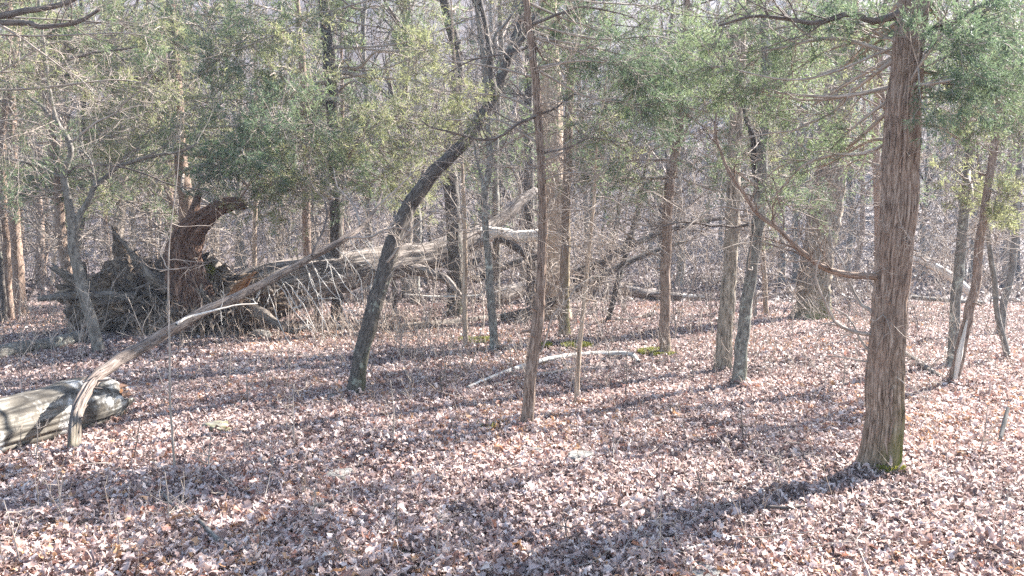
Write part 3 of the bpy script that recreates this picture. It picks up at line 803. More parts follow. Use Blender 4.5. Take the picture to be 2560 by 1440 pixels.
# trunks in the middle ground
T = Tree('hardwood_tree', 'dark trunk the big fallen trunk rests against', [(1140, 722), (1137, 620), (1130, 480), (1126, 350), (1145, 160), (1120, 40)], [44, 40, 36, 32, 28, 24], M['dark'], H=11, Y=16.0, sides=28, amp=0.18, fv=7, flare=0.4, moss=0.5, moss_h=0.5)
T.dead(20, 2.5, 6, 1.2, M['twig'], 0.008, 6); T.crown_bare(5.0, 14, 2.6, M['twig'])
T = Tree('sapling', 'slender brown sapling in front of the dark trunk holding the fallen giant', [(1164, 868), (1161, 740), (1162, 600), (1158, 460), (1150, 300)], [13, 13, 11, 8, 6], M['tan'], cat='sapling', H=6, sides=12)
T.dead(30, 1.0, 3.8, 0.8, M['twig'], 0.004, 6)
T = Tree('hardwood_tree', 'thin lichen-spotted trunk just right of the slender brown sapling', [(1238, 882), (1231, 780), (1224, 680), (1214, 570), (1210, 490), (1226, 400), (1215, 250), (1205, 120), (1190, 0)], [21, 20, 19, 17, 17, 16, 14, 12, 11], M['lichen'], H=8.5, sides=18, amp=0.12, fv=9)
T.branch([(1212, 500), (1200, 420), (1180, 340)], 10, 5, 0.2, 8, 0.6, M['lichen'])
T.branch([(1210, 180), (1240, 90), (1300, 0)], 8, 4, 0.2, 8, 0.6, M['grey'])
T.dead(26, 1.4, 4.5, 0.8, M['twig'], 0.005, 6); T.crown_bare(4.3, 10, 1.6, M['twig'])
Tree('hardwood_tree', 'smooth grey young trunk behind the lichen-spotted one', [(1240, 765), (1241, 650), (1240, 520), (1238, 350), (1250, 150)], [19, 19, 18, 16, 14], M['grey'], H=10, Y=17.5, sides=14).crown_bare(4.5, 10, 2.0, M['twig'])
T = Tree('hardwood_tree', 'big tan trunk with rough orange-brown bark behind the slim stripped cedar pole', [(1396, 770), (1392, 650), (1386, 500), (1382, 350), (1378, 200), (1372, 40)], [60, 55, 53, 50, 46, 42], M['tan'], H=13, Y=15.8, sides=44, amp=0.14, fu=7, fv=2, step=0.06, flare=0.25)
T.dead(16, 2, 6, 1.0, M['twig'], 0.007, 6); T.crown_bare(6.5, 14, 3, M['twig'])
T = Tree('cedar_tree', 'reddish cedar close in front of the big tan trunk, moss up its sunny edge', [(1412, 846), (1410, 740), (1413, 600), (1416, 440), (1422, 280), (1426, 120)], [26, 24, 23, 22, 19, 16], M['cedar_red'], cat='cedar', H=9, sides=20, amp=0.15, fv=2, moss=0.8, moss_h=1.2, moss_dir=-0.1)
T.dead(40, 1.2, 4.6, 1.0, M['twig'], 0.006, 6); T.crown_cedar(4.8, 0.28, 30)
for c in ((1480, 400, 90, -0.4, 0.6),): T.bough(c[0], c[1], c[2], c[3], c[4], 'green_yellow')
Tree('hardwood_tree', 'dark slim trunk crossing behind the pale broken limb', [(1330, 745), (1327, 620), (1322, 450), (1322, 250), (1318, 60)], [26, 24, 25, 22, 18], M['dark'], H=12, Y=19, sides=18, moss=0.2).crown_bare(5.2, 12, 2.4, M['twig'])
T = Tree('cedar_tree', 'pinkish straight cedar with yellow moss round its foot, right of the curved pale branch', [(1662, 893), (1663, 780), (1665, 650), (1668, 540), (1678, 450), (1692, 350), (1702, 250), (1712, 140), (1716, 20)], [26, 24, 25, 24, 22, 20, 18, 15, 13], M['cedar_red'], cat='cedar', H=8, sides=26, amp=0.12, fv=3, strips=160, step=0.035, flare=0.3, moss=1.2, moss_h=0.1, moss_dir=0.6)
T.branch([(1666, 650), (1600, 610), (1530, 560), (1480, 540)], 6, 2, -0.4, 10, 0.5, M['twig'])
T.branch([(1668, 560), (1590, 560), (1500, 520)], 6, 2, 0.2, 10, 0.5, M['twig'])
T.dead(42, 1.3, 4.2, 1.0, M['twig'], 0.006, 7)
for c in ((1700, 130, 130, -0.3, 1.1), (1650, 250, 110, -0.2, 0.8), (1780, 330, 110, 0.1, 0.8), (1620, 380, 110, 0.2, 0.6), (1560, 450, 90, 0.1, 0.5), (1760, 210, 110, 0.2, 0.8), (1740, 420, 90, -0.2, 0.5)): T.bough(c[0], c[1], c[2], c[3], c[4], 'green_teal' if c[4] > 1 else 'green')
T.crown_cedar(4.0, 0.28, 30)
T = Tree('hardwood_tree', 'shaggy-barked trunk, the straighter of the two standing foot to foot', [(1805, 934), (1812, 850), (1820, 740), (1826, 620), (1832, 480), (1838, 350), (1845, 200), (1850, 60)], [40, 35, 35, 34, 33, 32, 30, 27], M['oak'], H=10, sides=36, amp=0.2, fu=8, fv=9, step=0.035, flare=0.35, flare_h=0.16, lobes=0.2, moss=0.3, moss_h=0.4)
T.dead(26, 1.6, 4.0, 0.9, M['twig'], 0.006, 6); T.crown_bare(4.4, 10, 2, M['twig'])
T = Tree('hardwood_tree', 'lichened trunk leaning towards the shaggy one beside it, forked higher up', [(1842, 976), (1852, 880), (1868, 770), (1882, 660), (1893, 560), (1902, 460), (1910, 350), (1918, 240), (1916, 130), (1905, 20)], [33, 31, 30, 29, 31, 30, 24, 24, 22, 20], M['lichen'], H=8.5, sides=30, amp=0.12, fu=5, fv=8, step=0.035, flare=0.4, flare_h=0.13, moss=0.6, moss_h=0.25)
T.branch([(1897, 500), (1885, 400), (1872, 290), (1840, 200), (1795, 130), (1760, 80)], 19, 8, 0.4, 16, 0.6, M['dark'], label='crooked fork climbing to the side')
T.branch([(1912, 330), (1930, 230), (1960, 150)], 8, 3, 0.1, 8, 0.5, M['twig'])
T.branch([(1893, 560), (1800, 565), (1720, 550), (1640, 575), (1560, 560)], 7, 2, -0.6, 12, 0.5, M['twig_dark'])
T.branch([(1890, 600), (1960, 610), (2030, 570)], 6, 2, -0.4, 8, 0.4, M['twig'])
T.branch([(1897, 540), (1830, 520), (1760, 540), (1700, 580)], 5, 2, -0.8, 10, 0.4, M['twig'])
T.dead(32, 1.2, 3.8, 0.9, M['twig'], 0.006, 7)
for c in ((1840, 130, 110, 0.3, 0.8), (1830, 420, 90, -0.3, 0.5), (1950, 500, 80, 0.2, 0.4)): T.bough(c[0], c[1], c[2], c[3], c[4], 'green')
T.crown_bare(4.0, 8, 1.6, M['twig'])
T = Tree('oak_tree', 'big thick oak with ridged bark and a flared mossy butt', [(2030, 800), (2035, 740), (2048, 620), (2065, 500), (2082, 380), (2095, 250), (2105, 120), (2110, 0)], [76, 75, 74, 74, 72, 70, 68, 66], M['oak'], cat='oak', H=15, sides=72, amp=0.2, fu=14, fv=7, step=0.05, flare=0.75, flare_h=0.16, lobes=0.5, moss=1.1, moss_h=0.28, moss_dir=1.2)
T.dead(14, 3, 6.5, 1.0, M['twig'], 0.008, 6); T.crown_bare(6.5, 14, 3.6, M['twig'])
oak = T

# right edge
T = Tree('hardwood_tree', 'lichen-pale upright trunk crossed at its foot by a leaning cedar', [(2378, 925), (2386, 840), (2393, 740), (2401, 620), (2414, 510), (2426, 400), (2424, 300), (2408, 210), (2398, 80)], [24, 24, 25, 25, 25, 23, 20, 17, 15], M['lichen'], H=8, sides=22, amp=0.1, fv=8)
T.bough(2430, 470, 75, -0.5, 1.0, 'green_yellow'); T.bough(2400, 60, 110, 0.2, 0.7, 'green'); T.dead(20, 1.5, 4, 0.8, M['twig'], 0.005, 6); T.crown_bare(4.2, 8, 1.6, M['twig'])
T = Tree('cedar_tree', 'reddish cedar leaning with its split foot against the lichen-pale trunk', [(2380, 963), (2396, 890), (2418, 800), (2440, 690), (2456, 590), (2472, 470), (2488, 350), (2502, 230), (2514, 120), (2520, 10)], [24, 24, 23, 20, 19, 18, 17, 15, 13, 11], M['cedar_red'], cat='cedar', H=7, sides=24, amp=0.16, fv=2, step=0.03, flare=0.2, groove=[(1.3, 0.25, 0.3)])
for c in ((2490, 480, 75, -0.1, 1.0), (2520, 300, 100, 0.2, 0.8), (2450, 300, 80, 0.2, 0.5), (2560, 220, 110, 0.1, 0.9)): T.bough(c[0], c[1], c[2], c[3], c[4], 'green_yellow' if c[1] > 400 else 'green')
sp, sr = spline([W(2384, 968, T.Y - 0.07), W(2399, 885, T.Y - 0.09), W(2418, 800, T.Y - 0.06)], [0.02, 0.026, 0.006], 0.03)
shift(tube(MB(), sp, sr, 10, 0.3, 3, 6, 2.0).build('bare_split', M['pale'], T.root), T.base)
T.dead(24, 1.4, 3.6, 0.7, M['twig'], 0.005, 6); T.crown_cedar(4.1, 0.22, 8)
T = Tree('sapling', 'kinked grey sapling leaning away from the reddish leaning cedar', [(2522, 903), (2512, 850), (2497, 790), (2484, 700), (2474, 620), (2466, 545)], [14, 13, 12, 12, 11, 9], M['grey'], cat='sapling', H=4.5, sides=12)
T.dead(14, 1.4, 3, 0.6, M['twig'], 0.004, 5)
T = Tree('hardwood_tree', 'thin grey trunk with a bend low down, behind the kinked sapling', [(2500, 850), (2508, 760), (2530, 680), (2540, 560), (2548, 400), (2556, 200)], [18, 17, 16, 15, 13, 11], M['grey'], H=8, Y=13.6, sides=12); T.dead(20, 2, 5, 1, M['twig'], 0.006, 6); T.crown_bare(4.6, 8, 1.8, M['twig'])
T = Tree('cedar_tree', 'dark red trunk half hidden close behind the stout cedar', [(2260, 842), (2264, 760), (2270, 640), (2276, 500), (2240, 380)], [15, 15, 15, 14, 13], M['cedar_red'], cat='cedar', H=7, sides=14); T.dead(20, 1.5, 4, 0.9, M['twig'], 0.005, 6); T.crown_cedar(4.4, 0.25, 24)
T = Tree('hardwood_tree', 'brown trunk showing just left of the stout cedar', [(2198, 720), (2196, 600), (2192, 450), (2190, 300)], [20, 19, 18, 16], M['cedar'], H=9, Y=17, sides=14); T.dead(30, 2, 6, 1.2, M['twig'], 0.007, 6)

# left edge
for lab, px, w, mm, Yd in (
        ('dark furrowed cedar, broadest of the trunks behind the mossy low log', [(52, 795), (46, 680), (38, 560), (32, 440), (28, 300)], [34, 29, 27, 25, 22], 'cedar', None),
        ('dark straight trunk left beside the broadest furrowed cedar', [(22, 775), (16, 650), (8, 520), (4, 380)], [22, 20, 19, 17], 'cedar', 15.5),
        ('slim dark trunk at the left end of the mossy low log', [(10, 812), (4, 700), (-6, 580), (-12, 440)], [16, 15, 14, 12], 'dark', None)):
    T = Tree('cedar_tree', lab, px, w, M[mm], cat='cedar', H=9.5, Y=Yd, sides=20, amp=0.14, fv=3)
    T.dead(30, 1.5, 5, 1.3, M['twig'], 0.007, 6); T.crown_cedar(3.8, 0.28, 34, 'green_yellow', 1.2)
T = Tree('cedar_tree', 'reddish broken trunk right behind the forked grey tree', [(185, 832), (176, 740), (163, 650), (152, 570), (146, 470)], [22, 24, 25, 24, 22], M['cedar_red'], cat='cedar', H=6.5, sides=18); T.dead(34, 1.2, 4, 1.0, M['twig'], 0.006, 6); T.crown_cedar(4.0, 0.28, 24, 'green_yellow')

# the many smaller sprays that fill the upper part of the view: each belongs to one of the cedars
def sprays(key, n, x0, x1, y0, y1, R0, R1, dY0, dY1, mats, dens=(0.5, 1.0)):
    t = next(v for k, v in REG.items() if k.startswith(key))
    for k in range(n):
        t.bough(rng.uniform(x0, x1), y0 + (y1 - y0) * rng.random() ** 1.15, rng.uniform(R0, R1), rng.uniform(dY0, dY1), rng.uniform(*dens), mats[int(rng.integers(len(mats)))], w=7)


sprays('cedar whose two', 4, -40, 330, 0, 200, 70, 130, 0.2, 1.4, ['green', 'green_yellow'])
sprays('dark furrowed', 12, 0, 330, 60, 520, 70, 120, -1.2, 0.8, ['green', 'green_yellow', 'green_yellow'])
sprays('reddish broken', 9, 20, 380, 40, 480, 60, 110, -0.8, 1.0, ['green', 'green_yellow'])
sprays('cedar with a dark', 15, 280, 800, 0, 420, 70, 120, -3.0, 0.6, ['green', 'green_teal', 'green_yellow'])
sprays('dark bare-shafted', 19, 640, 1280, 0, 440, 60, 120, -2.6, 0.6, ['green', 'green_yellow', 'green'])
sprays('reddish cedar close in front', 7, 1450, 1660, 30, 440, 60, 110, -1.2, 0.8, ['green', 'green_yellow'])
sprays('slim reddish stripped', 6, 1380, 1680, 0, 300, 70, 120, 0, 0.8, ['green', 'green_teal'])
sprays('pinkish straight', 14, 1500, 1960, 0, 460, 60, 120, -0.8, 0.8, ['green', 'green', 'green_teal'])
sprays('stout reddish', 7, 1780, 2120, 0, 300, 70, 110, 0.3, 1.6, ['green', 'green_teal', 'green'])
sprays('stout reddish', 7, 2350, 2560, 0, 280, 80, 120, -0.3, 1.6, ['green', 'green_teal', 'green'])
sprays('dark red trunk', 9, 1900, 2500, 30, 420, 60, 110, -1.0, 1.0, ['green', 'green_yellow'])
sprays('reddish cedar leaning', 7, 2380, 2600, 0, 360, 60, 110, -0.4, 0.8, ['green', 'green_yellow'])

# ------------------------------------------------------------------ saplings, stems and other thin growth near by
def stem(label, px, w, mat='twig', H=None, dead=8, name='sapling', group=None, zr=(0.3, 1.6), L=0.3):
    T = Tree(name, label, px, w, M[mat], cat='sapling', H=H or 0.1, extend=bool(H), sides=7, amp=0.06, step=0.05, flare=0.15, sink=0.03, group=group)
    if dead: T.dead(dead, zr[0], min(zr[1], T.path[-1, 2] - 0.02), L, M[mat], 0.003, 3, up=0.5)
    return T


stem('tall thin dark sapling crossing in front of the bent-over cedar', [(441, 1200), (430, 1080), (424, 960), (424, 850), (420, 720), (424, 600)], [6.5, 6, 5.5, 5, 4, 3], 'twig', 2.4, 10)
stem('leaning dark pole propped in the tangle right of the curled twigs', [(1517, 812), (1535, 740), (1558, 660), (1585, 560), (1605, 480)], [14, 15, 15, 13, 10], 'dark', 3.0, 8, 'leaning_pole')
stem('thin dark post-like sapling under the big fallen trunk', [(985, 800), (986, 740), (986, 690)], [11, 11, 9], 'twig_dark', None, 4)
stem('short dark stem in front of the low part of the big fallen trunk', [(795, 815), (792, 770), (790, 735)], [12, 14, 12], 'twig_dark', None, 4)
stem('slender pale stem between the oak and the lichened leaning trunk', [(1917, 798), (1912, 700), (1906, 600), (1900, 500)], [13, 12, 11, 9], 'tan', 4.5, 12, zr=(0.5, 3), L=0.6)
stem('thin stem just left of the slender pale stem by the oak', [(1888, 800), (1886, 700), (1884, 620)], [10, 9, 8], 'twig', 3.4, 10, zr=(0.5, 3), L=0.6)

lean_spots = [(1210, 1440, 1165, 1310), (1090, 1440, 1100, 1260), (1650, 1420, 1655, 1150), (880, 1440, 830, 1330), (60, 1440, 10, 1250), (420, 1330, 412, 1180), (640, 1420, 655, 1300),
              (740, 1140, 735, 960), (1940, 1240, 1948, 1120), (1750, 1320, 1752, 1180), (620, 1020, 618, 900), (980, 1130, 975, 950), (1000, 1380, 990, 1200), (300, 1420, 285, 1280), (2440, 1150, 2470, 1010),
              (1860, 1120, 1850, 1010), (150, 1320, 140, 1160), (560, 980, 575, 880), (1110, 1000, 1105, 900), (520, 1200, 528, 1080), (2500, 1400, 2520, 1240), (1420, 1400, 1410, 1290), (770, 1330, 790, 1200),
              (80, 1180, 92, 1050), (330, 1160, 350, 1040), (1000, 905, 1012, 800), (1290, 960, 1275, 860), (1560, 1010, 1566, 900), (1740, 960, 1735, 870), (2100, 990, 2110, 900)]
for i, (a, b, c, d) in enumerate(lean_spots):
    stem('thin leafless twig-like seedling standing up out of the dead leaves', [(a, b), ((a + c) / 2 + rng.uniform(-8, 8), (b + d) / 2), (c, d)], [4, 3.2, 1.6],
         'twig_dark' if i % 3 == 0 else 'twig', None, 4 + i % 4, 'seedling', 'leafless seedlings in the leaf litter', (0.08, 0.5), 0.14)

# ------------------------------------------------------------------ the uprooted giant
def limb(parent, base, name, pts, mat, sides=24, amp=0.15, fu=6, fv=3, step=0.05, label=None, ragged=0.0, groove=None, cap=True, kind=None):
    """pts: (px, py, depth, width in photo pixels)"""
    P = np.array([W(p[0], p[1], p[2]) for p in pts]); r = np.array([p[3] * 0.5 * p[2] / F for p in pts])
    P, r = spline(P, r, step)
    o = shift(tube(MB(), P, r, sides, amp, fu, fv, float(rng.random() * 30), cap=cap, ragged=ragged, groove=groove).build(name, mat, parent), base)
    if label: o['label'] = label
    if kind: o['kind'] = kind
    return o


fb_ = G(470, 845)
FT = tag(empty('fallen_tree', fb_), 'huge uprooted tree with a dark upturned root mass and an arched red root', 'fallen tree')
limb(FT, fb_, 'trunk', [(560, 785, 14.0, 135), (640, 750, 14.3, 135), (720, 718, 14.6, 126), (800, 694, 15.0, 114), (900, 670, 15.5, 100), (1000, 653, 16.0, 84), (1080, 638, 16.4, 68), (1140, 616, 16.75, 58), (1200, 588, 17.1, 48)],
     M['log'], 56, 0.16, 6, 1.4, 0.05)
limb(FT, fb_, 'branch', [(1185, 598, 17.0, 44), (1230, 584, 17.1, 36), (1290, 592, 17.2, 30), (1352, 588, 17.3, 30)], M['pale'], 24, 0.2, 5, 4, label='broken pale level limb', ragged=0.25)
limb(FT, fb_, 'branch', [(1170, 600, 17.0, 46), (1215, 572, 17.3, 38), (1262, 540, 17.6, 30), (1300, 505, 17.9, 30), (1340, 475, 18.2, 16)], M['log'], 20, 0.2, 5, 4)
limb(FT, fb_, 'branch', [(1020, 672, 15.9, 34), (1070, 682, 15.8, 26), (1115, 700, 15.6, 20), (1155, 742, 15.4, 8)], M['log'], 16, 0.2, 5, 4, label='forelimb propping the trunk on the ground')
limb(FT, fb_, 'branch', [(1235, 590, 17.1, 22), (1275, 610, 17.1, 18), (1318, 640, 17.0, 16), (1330, 680, 17.0, 10)], M['dark'], 12, 0.2)
limb(FT, fb_, 'branch', [(1100, 655, 16.4, 26), (1150, 665, 16.6, 20), (1200, 650, 16.8, 14)], M['dark'], 12, 0.2)
# the upturned mass of roots and soil: a lumpy disc on edge
ph, th = np.meshgrid(np.linspace(0, np.pi, 60), np.linspace(0, 2 * np.pi, 110, endpoint=False), indexing='ij')
u = np.stack([np.sin(ph) * np.cos(th), np.sin(ph) * np.sin(th), np.cos(ph)], -1)
for cpx, cpy, cY, sx, sy, sz, nm in ((505, 770, 13.75, 1.15, 0.75, 0.66, 'soil_mass'), (335, 750, 13.6, 0.85, 0.5, 0.47, 'soil_mass')):
    c = W(cpx, cpy, cY)
    rr = 1 + 0.75 * (vn3(u * 2.2 + 5 + cpx) - 0.5) + 0.55 * (vn3(u * 5.5 + 9) - 0.5) + 0.45 * (vn3(u * 12 + 2) - 0.5) + 0.25 * (vn3(u * 24 + 2) - 0.5)
    V = c + u * rr[..., None] * np.array([sx, sy, sz])
    n1, n2 = ph.shape
    a = np.arange(n1 - 1)[:, None] * n2; j = np.arange(n2)[None]; j2 = (j + 1) % n2
    Q = np.stack([a + j, a + j2, a + n2 + j2, a + n2 + j], -1).reshape(-1, 4)
    shift(MB().add(V.reshape(-1, 3), Q, uv=np.stack([th * 0.6, ph * 0.6], -1)).build(nm, M['soil'], FT), fb_)
limb(FT, fb_, 'root', [(505, 800, 13.3, 140), (482, 735, 13.2, 112), (466, 670, 13.15, 90), (463, 615, 13.1, 84), (480, 572, 13.05, 72), (512, 545, 13.0, 50), (548, 519, 12.95, 38), (585, 509, 12.95, 32), (612, 516, 12.95, 22)],
     M['rot'], 60, 0.28, 5, 4.5, 0.03, label='arched hollow red-brown root', groove=[(1.2, 0.3, 0.4), (2.2, 0.2, 0.3), (-0.4, 0.2, 0.25)], ragged=0.12)
limb(FT, fb_, 'root', [(470, 600, 13.1, 34), (480, 545, 13.2, 30), (492, 500, 13.3, 20), (500, 470, 13.3, 10)], M['rot'], 16, 0.3)
limb(FT, fb_, 'root', [(505, 645, 13.6, 44), (545, 690, 13.8, 52), (590, 735, 14.0, 50), (640, 775, 14.1, 40)], M['root'], 22, 0.2, label='mossy root sloping down beside the arch')
limb(FT, fb_, 'root', [(575, 760, 13.0, 34), (600, 720, 12.95, 30), (632, 686, 12.9, 8)], M['orange'], 12, 0.35, 3, 4, label='splintered orange-brown shard', ragged=0.15)
limb(FT, fb_, 'root', [(340, 740, 13.2, 22), (240, 738, 13.1, 22), (160, 742, 13.0, 18), (95, 748, 12.9, 14)], M['root'], 14, 0.25, label='long root pointing out to the side')
limb(FT, fb_, 'root', [(280, 730, 13.3, 30), (200, 705, 13.2, 26), (140, 672, 13.1, 20)], M['root'], 14, 0.4, ragged=0.2)
limb(FT, fb_, 'root', [(335, 740, 13.5, 60), (314, 670, 13.6, 42), (298, 620, 13.6, 26), (286, 575, 13.6, 10)], M['soil'], 24, 0.4, 4, 4, ragged=0.2, label='dark jagged shard of root standing up')
limb(FT, fb_, 'root', [(400, 740, 13.4, 40), (360, 680, 13.5, 24), (320, 620, 13.5, 14), (285, 580, 13.5, 6)], M['root'], 14, 0.3)
limb(FT, fb_, 'root', [(215, 745, 13.3, 26), (210, 700, 13.3, 20), (208, 655, 13.3, 10)], M['soil'], 12, 0.4)
limb(FT, fb_, 'root', [(420, 720, 13.1, 34), (375, 690, 13.0, 26), (355, 655, 13.0, 10)], M['root'], 14, 0.4)
limb(FT, fb_, 'root', [(600, 770, 13.3, 44), (650, 785, 13.1, 30), (700, 815, 13.0, 20), (745, 832, 13.0, 10)], M['root'], 14, 0.3, label='root reaching down to the leaves')
for px_, w_ in (([(210, 760), (206, 800), (212, 835)], 10), ([(455, 790), (440, 830), (445, 850)], 26), ([(530, 800), (540, 835), (560, 850)], 22), ([(390, 790), (380, 830), (360, 850)], 22)):
    limb(FT, fb_, 'root', [(p[0], p[1], 13.25, w_ * (1 - 0.2 * i)) for i, p in enumerate(px_)], M['root'], 10, 0.3)
rm = MB()
n = 60
cx = rng.uniform(250, 640, n); cyy = 760 + rng.normal(size=n) * 40 - 25 * (cx < 420)
S = np.array([W(a, b, 13.2 + rng.uniform(-0.3, 0.3)) for a, b in zip(cx, cyy)])
D = nrm(np.stack([(cx - 430) / 200 + rng.normal(size=n) * 0.5, -0.5 + rng.normal(size=n) * 0.4, rng.normal(size=n) * 0.8 + 0.15], -1))
l = rng.uniform(0.2, 0.6, n); P, Rr = grow(S, D, l, rng.uniform(0.006, 0.02, n), 7, 0.25, (0, 0, -0.04)); tubes(rm, P, Rr, 6)
S, D, l2, r2 = kids(P, Rr, l, 3, 0.2, 1, 0.8, 0.5, 0.5); P, Rr = grow(S, D, l2, r2, 6, 0.32); tubes(rm, P, Rr, 4)
S, D, l3, r3 = kids(P, Rr, l2, 3, 0.2, 1, 0.8, 0.6, 0.6); P, Rr = grow(S, D, l3, r3, 4, 0.25); tubes(rm, P, Rr, 3)
n = 30; cx = rng.uniform(230, 600, n)
S = np.array([W(a, 752 + rng.normal() * 32 - 20 * (a < 420), 13.15 + rng.uniform(-0.2, 0.3)) for a in cx])
D = nrm(np.stack([(cx - 430) / 160 + rng.normal(size=n) * 0.5, -0.55 + rng.normal(size=n) * 0.3, rng.normal(size=n) * 0.7 + 0.1], -1))
l = rng.uniform(0.2, 0.55, n); P, Rr = grow(S, D, l, rng.uniform(0.022, 0.05, n), 10, 0.2, (0, 0, -0.03), 0.35); tubes(rm, P, Rr, 8)
S, D, l2, r2 = kids(P, Rr, l, 3, 0.3, 1, 0.7, 0.6, 0.65); P, Rr = grow(S, D, l2, r2, 6, 0.25); tubes(rm, P, Rr, 5)
tag(shift(rm.build('root_fringe', M['root'], FT), fb_), kind='stuff')
mm = MB(); cm = W(520, 705, 13.35)
q = nrm(rng.normal(size=(500, 3))) * np.array([0.16, 0.12, 0.26]) * rng.uniform(0.8, 1.05, (500, 1)) + cm
P, Rr = grow(q, rng.normal(size=(500, 3)) + [0, -0.5, 0.2], np.full(500, 0.07), np.full(500, 0.006), 3, 0.3); tubes(mm, P, Rr, 3)
tag(shift(mm.build('moss', M['moss'], FT), fb_), kind='stuff')


# ------------------------------------------------------------------ logs and fallen branches
def log(name, label, cat, pts, mat, sides=24, amp=0.15, fu=5, fv=2, step=0.05, twigs=0, ends=True, ragged=0.05, sink=0.0, group=None, tl=0.4):
    """pts: (px, py, width px[, depth]); without a depth the point rests on the ground"""
    P = []; r = []
    for p in pts:
        if len(p) > 3: q = W(p[0], p[1], p[3])
        else:
            q = G(p[0], p[1] + p[2] * 0.42)
            q = q + np.array([0, 0, max(p[2] * 0.5 * q[1] / F * (0.86 - sink), 0.055)])
        P.append(q); r.append(p[2] * 0.5 * q[1] / F)
    b = np.array(P[0]); b[2] = float(ht(b[0], b[1]))
    P, r = spline(np.array(P), np.array(r), step)
    if ends: P = P[::-1]; r = r[::-1]
    root = tag(empty(name, b), label, cat, group)
    shift(tube(MB(), P, r, sides, amp, fu, fv, float(rng.random() * 30), cap=True, ragged=ragged).build('wood', mat, root), b)
    if twigs:
        mb = MB()
        S, D, l, r0 = kids(P[None], r[None], np.array([1.0]), twigs, 0.3, 1, 0.9, 1, 0.4, 0.3)
        l = np.full(len(l), tl) * rng.uniform(0.4, 1.4, len(l)); P1, R1 = grow(S, D, l, np.minimum(r0, 0.012), 6, 0.2); tubes(mb, P1, R1, 4)
        S, D, l2, r2 = kids(P1, R1, l, 4, 0.2, 1, 0.8, 0.5, 0.6); P2, R2 = grow(S, D, l2, r2, 4, 0.2); tubes(mb, P2, R2, 3)
        tag(shift(mb.build('twig_growth', M['twig'], root), b), kind='stuff')
    return root, b, P, r


# the whitish log: a hollow end with rotten orange wood
A_ = G(255, 1052); B_ = G(-420, 1262)
dl = nrm(B_ - A_); rl = 0.195
A_ = A_ + np.array([0, 0, rl * 0.9]); B_ = B_ + np.array([0, 0, rl * 0.95])
P = np.array([A_ - dl * 0.12, A_ + dl * 0.25, A_ + dl * 0.9, A_ + dl * 1.7, B_]); LB = np.array([A_[0], A_[1], 0.0])
P, r = spline(P, np.array([0.185, 0.215, 0.2, 0.205, 0.22]), 0.02)
P = P[::-1]; r = r[::-1]
r[-6:] *= np.linspace(1, 0.82, 6)
root = tag(empty('whitish_log', LB), 'thick whitish peeling log with a rotten hollow end, lying under the bent-over cedar', 'log')
shift(tube(MB(), P, r, 90, 0.07, 3, 2.2, 4.0, ragged=0.16, groove=[(-0.6, 0.05, 0.08), (2.0, 0.06, 0.07)]).build('bark', M['birch'], root), LB)
Pi = P[-22:][::-1]; ri = r[-22:][::-1] * np.linspace(0.84, 0.35, 22)
shift(tube(MB(), Pi, ri, 40, 0.3, 5, 5, 9.0, cap=True).build('rotten_core', M['orange'], root), LB)
mb = MB()
for k_ in range(26):
    a = rng.uniform(0, 6.28); c = P[-4] + np.array([0, 0, 0])
    sd = nrm(np.cross(dl, [0, 0, 1])); up_ = np.array([0, 0, 1.0])
    s0 = c + (sd * math.cos(a) + up_ * math.sin(a)) * 0.14
    e0 = s0 - dl * rng.uniform(0.05, 0.17) + rng.normal(size=3) * 0.02
    tube(mb, np.array([s0, (s0 + e0) / 2, e0]), np.array([0.02, 0.014, 0.003]), 6, 0.3, seed=a)
shift(mb.build('splintered_end', M['rot'], root), LB)

log('mossy_log', 'low dark mossy log lying at the far left behind the whitish one', 'log', [(205, 846, 34), (120, 862, 36), (20, 880, 38), (-120, 905, 38)], M['lichen'], 20, 0.25)
log('broken_log', 'short weathered log piece lying beyond the fallen giant', 'log', [(1240, 745, 40, 19.0), (1290, 728, 38, 19.6), (1350, 706, 34, 20.4)], M['log'], 24, 0.18)
log('fallen_pole', 'long slender brownish fallen pole lying flat on the leaves before the giant', 'fallen pole', [(728, 822, 18), (860, 822, 20), (1000, 818, 20), (1140, 806, 19), (1280, 790, 16)], M['root'], 14, 0.22, twigs=16, tl=0.3)
log('fallen_pole', 'dark lichened fallen stem slanting up off the ground beside the big tan trunk', 'fallen pole', [(1255, 798, 26, 15.4), (1330, 778, 26, 15.5), (1400, 744, 22, 15.7), (1480, 702, 18, 15.9), (1560, 660, 16, 16.1), (1650, 622, 12, 16.4), (1720, 600, 7, 16.6)], M['dark'], 16, 0.2, twigs=30, tl=0.9)
log('fallen_branch', 'dark short limb lying right behind the short weathered log piece', 'branch', [(1185, 700, 20, 18.2), (1260, 668, 20, 18.4), (1350, 640, 16, 18.6), (1420, 632, 10, 18.8)], M['dark'], 14, 0.25, twigs=20, tl=0.8)
log('fallen_branch', 'long dark limb stretching level through the tangle towards the shaggy trunk', 'branch', [(1425, 715, 18, 17.6), (1510, 650, 18, 17.7), (1610, 600, 15, 17.8), (1740, 556, 12, 18), (1870, 538, 7, 18.2)], M['dark'], 14, 0.25, twigs=30, tl=0.9)
log('fallen_branch', 'grey forked limb standing up steeply out of the fallen tangle', 'branch', [(1480, 740, 15, 18.5), (1512, 660, 14, 18.5), (1540, 570, 12, 18.5), (1552, 480, 8, 18.5)], M['dark'], 12, 0.2, twigs=24, tl=0.9)
log('fallen_branch', 'weathered log end lying low behind the leaning dark pole', 'branch', [(1560, 725, 26, 20), (1625, 735, 26, 20), (1700, 742, 20, 20.2)], M['log'], 16, 0.2, twigs=6)
